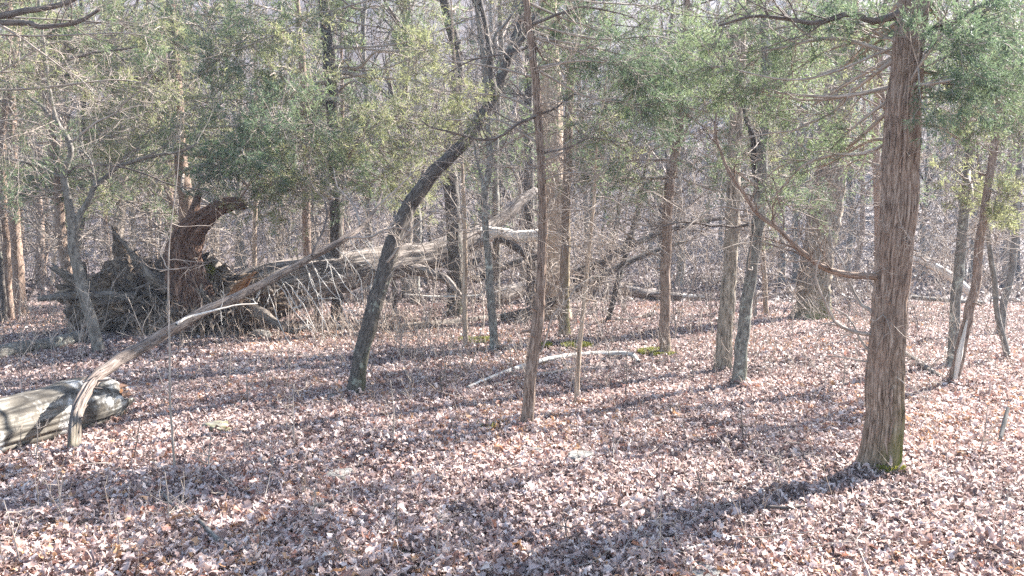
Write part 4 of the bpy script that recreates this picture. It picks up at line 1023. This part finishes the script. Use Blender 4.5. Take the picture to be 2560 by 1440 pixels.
log('fallen_branch', 'dark curved stem above the slanting lichened one', 'branch', [(1395, 690, 12, 17), (1470, 665, 12, 17.2), (1545, 630, 11, 17.4), (1590, 560, 9, 17.5), (1600, 500, 7, 17.6)], M['dark'], 10, 0.2, twigs=30, tl=1.0)
log('curved_branch', 'long curved pale branch arching over the leaves in the open middle', 'branch', [(1170, 978, 7), (1240, 948, 10), (1325, 916, 12), (1400, 899, 13), (1470, 891, 13), (1540, 889, 13), (1580, 893, 12), (1597, 912, 9)], M['pale'], 14, 0.2, 4, 8, 0.03, ragged=0.02)
log('fallen_branch', 'thin dead branch below the curved pale branch', 'branch', [(1235, 972, 5), (1330, 950, 6), (1440, 930, 5)], M['twig'], 8, 0.15, twigs=6, tl=0.2)
log('fallen_branch', 'dark branch lying between the stout cedar and the leaning cedar foot', 'branch', [(2385, 968, 9), (2330, 935, 15), (2290, 905, 16), (2248, 880, 15), (2210, 862, 12)], M['root'], 12, 0.2, twigs=6, tl=0.3)
log('pale_log', 'pale fallen trunk slanting down behind the lichen-pale upright trunk', 'log', [(2278, 645, 12, 17), (2330, 664, 18, 16.6), (2390, 700, 20, 16.2), (2440, 745, 22, 15.8)], M['pale'], 14, 0.2, twigs=24, tl=0.9)
log('fallen_branch', 'grey pole lying level behind the stout cedar', 'branch', [(2275, 742, 9, 17.4), (2360, 750, 10, 17.6), (2460, 757, 9, 17.8)], M['grey'], 10, 0.1, twigs=10)
log('fallen_branch', 'pale dead pole lying on the ground beyond the leaning dark pole', 'branch', [(1545, 720, 11, 21), (1640, 736, 13, 21), (1760, 742, 10, 21.2)], M['pale'], 10, 0.1, twigs=14, tl=0.6)
log('fallen_branch', 'thin white stick lying below the fallen giant, behind the leaning trunk', 'branch', [(1010, 736, 4, 15.2), (1090, 742, 6, 15.3), (1200, 738, 5, 15.6), (1270, 722, 4, 15.8)], M['pale'], 8, 0.1, twigs=6, tl=0.4)
log('fallen_branch', 'dark branch on the ground by the foot of the leaning dark pole', 'branch', [(1520, 808, 8), (1580, 800, 9), (1640, 786, 6)], M['twig_dark'], 8, 0.1, twigs=5, tl=0.3)
log('forked_stick', 'forked grey stick lying on the leaves in the near foreground', 'stick', [(405, 1250, 6), (440, 1290, 9), (500, 1325, 11), (545, 1370, 13), (620, 1398, 12)], M['grey'], 10, 0.15, 4, 10, 0.02, twigs=5, tl=0.22)
log('fallen_stick', 'thin pale stick on the leaves near the bottom edge, left of the flat pale stone', 'stick', [(1640, 1412, 7), (1700, 1402, 9), (1760, 1385, 8)], M['pale'], 8, 0.15, 4, 10, 0.02, twigs=3, tl=0.15)
log('fallen_stick', 'thin crooked stick beside the long shadow of the stout cedar', 'stick', [(1430, 1388, 6), (1470, 1400, 8), (1530, 1408, 6)], M['twig'], 8, 0.15, 4, 10, 0.02, twigs=4, tl=0.15)
log('fallen_stick', 'short brown stick beneath the open end of the long cedar shadow', 'stick', [(1920, 1288, 6), (1960, 1290, 9), (2010, 1286, 7)], M['twig_dark'], 8, 0.15, 4, 10, 0.02)
log('fallen_stick', 'grey slanting stick at the right edge beyond the stout cedar', 'stick', [(2500, 1098, 9, 5.6), (2510, 1060, 12, 5.7), (2520, 1020, 9, 5.8)], M['grey'], 8, 0.15, 4, 10, 0.02)

# many loose twigs: nobody counts them
mb = MB(); n = 900
yy = 2.8 + 15 * rng.random(n) ** 1.3; xx = (rng.random(n) * 2 - 1) * (yy * 0.66 + 2)
S = np.stack([xx, yy, ht(xx, yy) + rng.uniform(0.02, 0.05, n)], -1); a = rng.uniform(0, 6.28, n)
l = rng.uniform(0.15, 0.6, n); P, Rr = grow(S, np.stack([np.cos(a), np.sin(a), rng.uniform(-0.02, 0.15, n)], -1), l, rng.uniform(0.0015, 0.005, n), 6, 0.16)
P[..., 2] = np.maximum(P[..., 2], ht(P[..., 0], P[..., 1]) + 0.015); tubes(mb, P, Rr, 4)
S, D, l2, r2 = kids(P, Rr, l, 2, 0.2, 0.9, 0.7, 0.5, 0.6); P, Rr = grow(S, D, l2, r2, 4, 0.2); tubes(mb, P, Rr, 3)
tag(mb.build('fallen_twigs', M['twig']), kind='stuff')


# ------------------------------------------------------------------ stones and moss
def rock(label, px, py, wpx, flat=0.35, mossy=0.0, deep=0.7, seed=0.0, lift=0.25):
    c = G(px, py); w = wpx * 0.5 * c[1] / F
    ph, th = np.meshgrid(np.linspace(0, np.pi, 26), np.linspace(0, 2 * np.pi, 44, endpoint=False), indexing='ij')
    u = np.stack([np.sin(ph) * np.cos(th), np.sin(ph) * np.sin(th), np.cos(ph)], -1)
    us = np.sign(u) * np.abs(u) ** 0.75
    rr = 1 + 0.5 * (vn3(u * 1.6 + seed) - 0.5) + 0.22 * (vn3(u * 5 + seed) - 0.5) + 0.08 * (vn3(u * 14) - 0.5)
    V = us * rr[..., None] * np.array([w, w * deep, w * flat])
    n1, n2 = ph.shape
    a = np.arange(n1 - 1)[:, None] * n2; j = np.arange(n2)[None]; j2 = (j + 1) % n2
    Q = np.stack([a + j, a + j2, a + n2 + j2, a + n2 + j], -1).reshape(-1, 4)
    ms = np.clip(mossy * (vn3(u * 3 + seed + 4) * 2 - 0.3) * (u[..., 2] > -0.2), 0, 1) if mossy else None
    o = MB().add(V.reshape(-1, 3), Q, moss=ms).build('stone', M['rock'])
    o.location = (c[0], c[1], c[2] + w * flat * lift + 0.015); o.rotation_euler = (0, 0, seed)
    return tag(o, label, 'stone')


rock('flat tan stone among sunlit leaves, below the thin dark sapling crossing the bowed cedar', 848, 1200, 100, 0.26, 0, 0.7, 1.3, 0.35)
rock('low flat stone half covered by leaves, midway between bowed cedar and stout cedar', 1450, 1156, 86, 0.28, 0, 0.7, 4.1, 0.6)
rock('pale flat stone cut by the bottom edge of the view', 1765, 1462, 190, 0.12, 0, 0.5, 7.7, 0.6)
rock('moss-covered dark stone in the shade right of the whitish log', 545, 1078, 90, 0.3, 0.7, 0.7, 2.2, 0.2)
rock('white sunlit stone in front of the uprooted tree', 655, 846, 56, 0.45, 0, 0.7, 5.5, 0.6)
rock('small greenish stone near the bottom, right of the forked grey stick', 1000, 1398, 62, 0.5, 0.8, 0.8, 9.2, 0.4)
rock('small grey stone at the foot of the leaning dark hardwood', 838, 1002, 44, 0.35, 0.2, 0.7, 3.7, 0.5)
rock('small bluish stone lying beneath the long curved pale branch', 1340, 1135, 40, 0.35, 0, 0.7, 6.1, 0.5)


def moss_patch(px, py, wpx, dpx, n=1800, h=0.04):
    c = G(px, py); w = wpx * 0.5 * c[1] / F; d = abs(G(px, py - dpx / 2)[1] - G(px, py + dpx / 2)[1]) * 0.5
    a = rng.uniform(0, 6.28, n); q = np.sqrt(rng.random(n)) * (0.7 + 0.5 * vn2(np.cos(a) * 1.5 + px, np.sin(a) * 1.5))
    x = c[0] + np.cos(a) * q * w; y = c[1] + np.sin(a) * q * d
    keep = vn2(x * 9, y * 6) > 0.35; x, y = x[keep], y[keep]
    S = np.stack([x, y, ht(x, y) + 0.05], -1)
    P, Rr = grow(S, rng.normal(size=(len(x), 3)) * 0.6 + [0, 0, 1], np.full(len(x), h), np.full(len(x), 0.006), 3, 0.3)
    tag(tubes(MB(), P, Rr, 3).build('moss', M['moss']), kind='stuff')


for q in ((1190, 860, 110, 16), (1440, 872, 90, 14), (1640, 890, 90, 18), (1360, 872, 40, 10), (2225, 1196, 60, 14, 900, 0.05), (1222, 1076, 80, 20, 40)):
    moss_patch(*q)


# ------------------------------------------------------------------ leaf litter
def litter(n, y0, y1, dens_pow, xs_, xadd, size, st, zmax, name, mat='litter'):
    y = y0 + (y1 - y0) * rng.random(n) ** dens_pow
    x = (rng.random(n) * 2 - 1) * (y * xs_ + xadd)
    k = vn2(x * 1.1 + 13, y * 1.1) * 0.6 + vn2(x * 3.3, y * 3.3 + 8) * 0.4 + rng.random(n) * 0.35 > 0.42; x = x[k]; y = y[k]; n = len(x)
    L = size * np.clip(np.exp(rng.normal(0, 0.36, n)), 0.4, 2.2)
    yaw = rng.uniform(0, 2 * np.pi, n)
    s = np.linspace(0, 1, st)
    if st >= 5:
        wpat = np.where(np.arange(st) % 2 == 1, 0.33, 0.15); wpat[0] = 0.03; wpat[-1] = 0.02
    else:
        wpat = np.array([0.06, 0.32, 0.05])
    hw = L[:, None] * wpat[None] * rng.uniform(0.6, 1.35, (n, st))
    fold = rng.normal(0.55, 0.8, n)[:, None] * (0.6 + 0.8 * rng.random((n, st)))
    curl = rng.normal(0.0, 0.8, n)[:, None]
    lx = (s[None] - 0.5) * L[:, None]
    lz = curl * ((s[None] - 0.5) ** 2 * 4 - 0.4) * L[:, None] * 0.5
    sw = rng.normal(0, 0.12, n)[:, None] * L[:, None] * np.sin(s[None] * 3.1)
    cf, sf = np.cos(fold), np.sin(fold)
    V = np.empty((n, st, 3, 3))
    V[:, :, 1] = np.stack([lx, sw, lz], -1)
    V[:, :, 0] = np.stack([lx, sw + hw * cf, lz + hw * sf], -1)
    V[:, :, 2] = np.stack([lx, sw - hw * cf, lz + hw * sf * rng.uniform(0.3, 1.3, (n, 1))], -1)
    if st >= 5:
        V[:, :, 0, 0] += hw * 0.5; V[:, :, 2, 0] += hw * 0.5
    tx = rng.standard_t(4, n) * 0.27; ty = rng.standard_t(4, n) * 0.27
    def rot(V, a, i, j):
        c = np.cos(a)[:, None, None]; q = np.sin(a)[:, None, None]
        A = V[..., i].copy(); B = V[..., j].copy()
        V[..., i] = A * c - B * q; V[..., j] = A * q + B * c
    rot(V, tx, 1, 2); rot(V, ty, 0, 2); rot(V, yaw, 0, 1)
    zlow = V[..., 2].reshape(n, -1).min(1)
    heap = np.zeros(n)
    if st >= 5:
        for a, b in ALLP[:70]:
            heap += 0.07 * np.exp(-((x - a) ** 2 + (y - b) ** 2) / 0.05)
    V[..., 0] += x[:, None, None]; V[..., 1] += y[:, None, None]
    V[..., 2] += (ht(x, y) + np.minimum(heap, 0.07) * rng.random(n) + rng.random(n) ** 1.5 * zmax - 0.35 * zlow)[:, None, None]
    b = np.arange(n)[:, None, None] * (st * 3) + np.arange(st - 1)[None, :, None] * 3 + np.array([0, 1])[None, None]
    Q = np.stack([b, b + 1, b + 4, b + 3], -1).reshape(-1, 4)
    patch = vn2(x * 0.6 + 20, y * 0.6) - 0.5
    tone = np.clip(rng.random(n) + 0.35 * patch, 0, 1)
    tag(MB().add(V.reshape(-1, 3), Q, rq=np.repeat(tone, (st - 1) * 2)).build(name, M[mat], smooth=True), kind='stuff')


litter(340000, 2.4, 9.5, 0.85, 0.68, 2.2, 0.037, 7, 0.045, 'leaf_litter')
litter(340000, 9.5, 20, 0.85, 0.68, 3.0, 0.044, 5, 0.045, 'leaf_litter')
litter(150000, 20, 75, 0.8, 0.68, 5.0, 0.15, 3, 0.06, 'leaf_litter', 'litter_shaded')


# ------------------------------------------------------------------ dry weeds and the tangle of brush
def weeds(n, y0, y1, H, w, r0, name, mat, kid=3, pw=1.0, box=None):
    mb = MB()
    y = y0 + (y1 - y0) * rng.random(n) ** pw; x = (rng.random(n) * 2 - 1) * (y * 0.68 + 2)
    if box: x = rng.uniform(box[0], box[1], n)
    k = vn2(x * 0.8 + 50, y * 0.5) > (0.35 if not box else 0.0); x, y = x[k], y[k]; n = len(x)
    S = np.stack([x, y, ht(x, y)], -1); l = H * rng.uniform(0.35, 1.25, n)
    P, Rr = grow(S, rng.normal(size=(n, 3)) * 0.28 + [0, 0, 1], l, r0 * rng.uniform(0.6, 1.3, n), 5, w); tubes(mb, P, Rr, 3)
    if kid:
        S, D, l2, r2 = kids(P, Rr, l, kid, 0.25, 1, 0.7, 0.4, 0.6, 0.2); P, Rr = grow(S, D, l2, r2, 4, 0.2); tubes(mb, P, Rr, 3)
    return tag(mb.build(name, mat), kind='stuff')


weeds(700, 9, 16, 0.42, 0.12, 0.003, 'dry_weeds', M['weeds'], 3)
weeds(330, 11.6, 14.5, 0.6, 0.14, 0.0032, 'dry_weeds', M['weeds'], 4, box=(-5.5, -1.2))
weeds(620, 3.6, 10, 0.34, 0.14, 0.0022, 'dry_weeds', M['weeds'], 2)
weeds(760, 8, 17, 0.9, 0.09, 0.004, 'dry_stems', M['twig'], 4)


def brush(n, y0, y1, H, r0, mat, seed_box=None, ang=0.75, lev=3, pw=1.0, thr=0.4, pos=None):
    mb = MB()
    y = y0 + (y1 - y0) * rng.random(n) ** pw; x = (rng.random(n) * 2 - 1) * (y * 0.68 + 3)
    if seed_box: x = rng.uniform(seed_box[0], seed_box[1], n)
    k = vn2(x * 0.35 + 90, y * 0.35 + 4) > thr; x, y = x[k], y[k]; n = len(x)
    S = np.stack([x, y, ht(x, y) - 0.02], -1); l = H * rng.uniform(0.4, 1.2, n)
    P, Rr = grow(S, rng.normal(size=(n, 3)) * 0.3 + [0, 0, 1], l, r0 * rng.uniform(0.6, 1.4, n), 8, 0.12, (0, 0, 0.03)); tubes(mb, P, Rr, 4)
    S, D, l2, r2 = kids(P, Rr, l, 8, 0.2, 1, ang, 0.45, 0.55, 0.1); P, Rr = grow(S, D, l2, r2, 5, 0.18); tubes(mb, P, Rr, 3)
    S, D, l3, r3 = kids(P, Rr, l2, 5, 0.2, 1, ang, 0.5, 0.6, 0.05, 1, 0.0018); P, Rr = grow(S, D, l3, r3, 4, 0.2); tubes(mb, P, Rr, 3)
    return tag(mb.build('underbrush', mat), kind='stuff')


brush(150, 12.5, 22, 2.6, 0.009, M['twig'], thr=0.3)
brush(60, 12.8, 16, 1.8, 0.008, M['twig_dark'], thr=0.3)
brush(150, 18, 34, 3.2, 0.013, M['twig'], thr=0.42)
brush(190, 32, 60, 4.2, 0.02, M['twig_dark'], thr=0.35)
brush(220, 56, 120, 5.5, 0.028, M['twig_dark'], thr=0.3)

# ------------------------------------------------------------------ the woods behind: one of each kind, then copies
GRP = {'bare': 'bare hardwoods crowded far back in the woods', 'cedar': 'cedars far back in the woods', 'hill': 'bare trees on the slope behind the woods'}


def proto(kind, H, r0, mat, seed):
    global rng
    keep = rng; rng = np.random.default_rng(seed)
    root = empty('bare_tree' if kind != 'cedar' else 'cedar_tree', (0, 0, 0))
    k = 10
    z = np.linspace(-0.3, H, k)
    off = np.cumsum(rng.normal(size=(k, 2)) * 0.09, axis=0); off -= off[0]
    P = np.column_stack([off, z]); r = r0 * np.linspace(1.05, 0.3, k); r[0] *= 1.15
    P, r = spline(P, r, 0.5)
    tube(MB(), P, r, 10, 0.12, 3, 2, float(seed), cap=True).build('trunk', mat, root)
    mb = MB()
    if kind != 'cedar':
        S, D, l, q = kids(P[None], r[None], np.array([1.0]), 26, 0.22, 1, 0.9, 1, 0.5, 0.35, far=30); l = H * 0.26 * rng.uniform(0.4, 1.2, len(l))
        P1, R1 = grow(S, D, l, q, 7, 0.15, (0, 0, 0.06)); tubes(mb, P1, R1, 4)
        S, D, l2, q2 = kids(P1, R1, l, 5, 0.2, 1, 0.75, 0.5, 0.6, 0.1, 1, 0.007, far=22); P2, R2 = grow(S, D, l2, q2, 5, 0.16, (0, 0, 0.03)); tubes(mb, P2, R2, 3)
        S, D, l3, q3 = kids(P2, R2, l2, 4, 0.2, 1, 0.75, 0.55, 0.7, 0.05, 1, 0.006, far=18); P3, R3 = grow(S, D, l3, q3, 3, 0.16); tubes(mb, P3, R3, 3)
        mb.build('crown', M['twig_dark'] if seed % 2 else M['twig'], root)
    else:
        S, D, l, q = kids(P[None], r[None], np.array([1.0]), 60, 0.12, 1, 1.35, 1, 0.3, 0.05)
        l = (H - S[:, 2]) * 0.3 * rng.uniform(0.5, 1.2, len(l)) + 0.4
        P1, R1 = grow(S, D, l, q, 6, 0.12, (0, 0, 0.03)); tubes(mb, P1, R1, 4)
        S, D, l2, q2 = kids(P1, R1, l, 8, 0.2, 1, 0.8, 0.45, 0.6, 0.05, 0.8, far=20); P2, R2 = grow(S, D, l2, q2, 4, 0.16); tubes(mb, P2, R2, 3)
        c = mb.build('crown', M['twig'], root)
        sel = P2[:, 0, 2] > H * 0.30
        S, D, l3, q3 = kids(P2[sel], R2[sel], l2[sel], 4, 0.1, 1, 0.7, 0.6, 0.6); P3, _ = grow(S, D, np.maximum(l3, 0.1), q3, 3, 0.12)
        fb = MB(); cords(fb, P3, 6, 0.15, 0.022, 0.8)
        fb.build('foliage', M['green_yellow' if seed % 2 else 'green'], c, smooth=False)
    rng = keep
    return root


def copy_tree(o, parent=None):
    c = o.copy(); sc.collection.objects.link(c); c.parent = parent
    for ch in list(o.children): copy_tree(ch, c)
    return c


protos = {'bare': [proto('bare', 13, 0.13, M['grey'], 31), proto('bare', 12, 0.10, M['dark'], 32), proto('bare', 14, 0.17, M['oak'], 33), proto('bare', 9, 0.07, M['tan'], 34), proto('bare', 12, 0.12, M['lichen'], 35)],
          'cedar': [proto('cedar', 9, 0.11, M['cedar_red'], 41), proto('cedar', 8, 0.09, M['cedar'], 42), proto('cedar', 10, 0.12, M['cedar'], 43)]}
used = set()
LBL = {'bare': ['thin grey leafless trunk standing far back in the crowded woods', 'thin dark leafless trunk standing far back in the crowded woods', 'stouter rough-barked leafless tree far back in the crowded woods',
                'slender tan leafless tree far back in the crowded woods', 'pale lichen-flecked leafless tree far back in the crowded woods'],
       'cedar': ['far cedar with yellowish-green sprays back among the bare trunks', 'far cedar with dull green sprays back among the bare trunks', 'tall far cedar with yellowish-green sprays back among the bare trunks']}


def plant(kind, i, x, y, scale):
    o = protos[kind][i]
    if id(o) in used: o = copy_tree(o)
    else: used.add(id(o))
    o.location = (x, y, float(ht(x, y)))
    o.rotation_euler = (rng.normal() * 0.035, rng.normal() * 0.035, rng.uniform(0, 6.28))
    s = scale * rng.uniform(0.8, 1.2); o.scale = (s, s, s * rng.uniform(0.9, 1.15))
    tag(o, LBL[kind][i], 'tree' if kind == 'bare' else 'cedar', LBL[kind][i] if kind == 'cedar' else 'leafless trees far back: ' + LBL[kind][i].split(' leafless')[0])
    ALLP.append((x, y))


SUNLIT = [W(1395, 600, 15.8)[:2], W(760, 700, 14.8)[:2], W(1000, 640, 16)[:2], W(1300, 590, 17.2)[:2], W(1290, 725, 19.6)[:2], W(2060, 600, 16)[:2]]


def free(x, y, d):
    sd = np.array([math.sin(SUN_AZ), math.cos(SUN_AZ)])
    for t in SUNLIT:
        v = np.array([x, y]) - t; al = v @ sd
        if 0 < al < 15 and abs(v[0] * sd[1] - v[1] * sd[0]) < 1.1: return False
    return all((x - a) ** 2 + (y - b) ** 2 > d * d for a, b in ALLP)


def scatter(kind, n, y0, y1, d, scale, pw=1.0, xr=None, weights=None):
    c = 0; t = 0
    while c < n and t < 4000:
        t += 1
        y = y0 + (y1 - y0) * rng.random() ** pw; half = y * 0.64 + 2
        x = rng.uniform(-half, half) if xr is None else rng.uniform(xr[0], xr[1]) * y
        if not free(x, y, d): continue
        plant(kind, int(rng.integers(len(protos[kind]))), x, y, scale); c += 1


scatter('cedar', 9, 19, 34, 2.0, 0.95, xr=(-0.62, -0.08))
scatter('cedar', 5, 22, 40, 2.5, 0.95, xr=(0.0, 0.6))
scatter('bare', 52, 19, 36, 1.1, 0.8)
scatter('bare', 70, 34, 60, 1.4, 0.95)
scatter('bare', 110, 58, 118, 2.0, 1.0)
scatter('cedar', 10, 45, 85, 3, 1.1, xr=(-0.6, 0.4))

# ------------------------------------------------------------------ the hazy air
hb = MB()
x0, x1, y0, y1, z0, z1 = -200, 200, -40, 270, -3, 60
Vh = [(x0, y0, z0), (x1, y0, z0), (x1, y1, z0), (x0, y1, z0), (x0, y0, z1), (x1, y0, z1), (x1, y1, z1), (x0, y1, z1)]
hz, nt, out = newmat('haze')
pv = nt.nodes.new('ShaderNodeVolumePrincipled')
pv.inputs['Color'].default_value = (0.74, 0.82, 1.0, 1)
pv.inputs['Density'].default_value = 0.0013
pv.inputs['Anisotropy'].default_value = 0.1
nt.links.new(pv.outputs[0], out.inputs['Volume'])
haze = tag(hb.add(Vh, [(3, 2, 1, 0), (4, 5, 6, 7), (0, 1, 5, 4), (1, 2, 6, 5), (2, 3, 7, 6), (3, 0, 4, 7)]).build('haze', hz, smooth=False), kind='stuff')
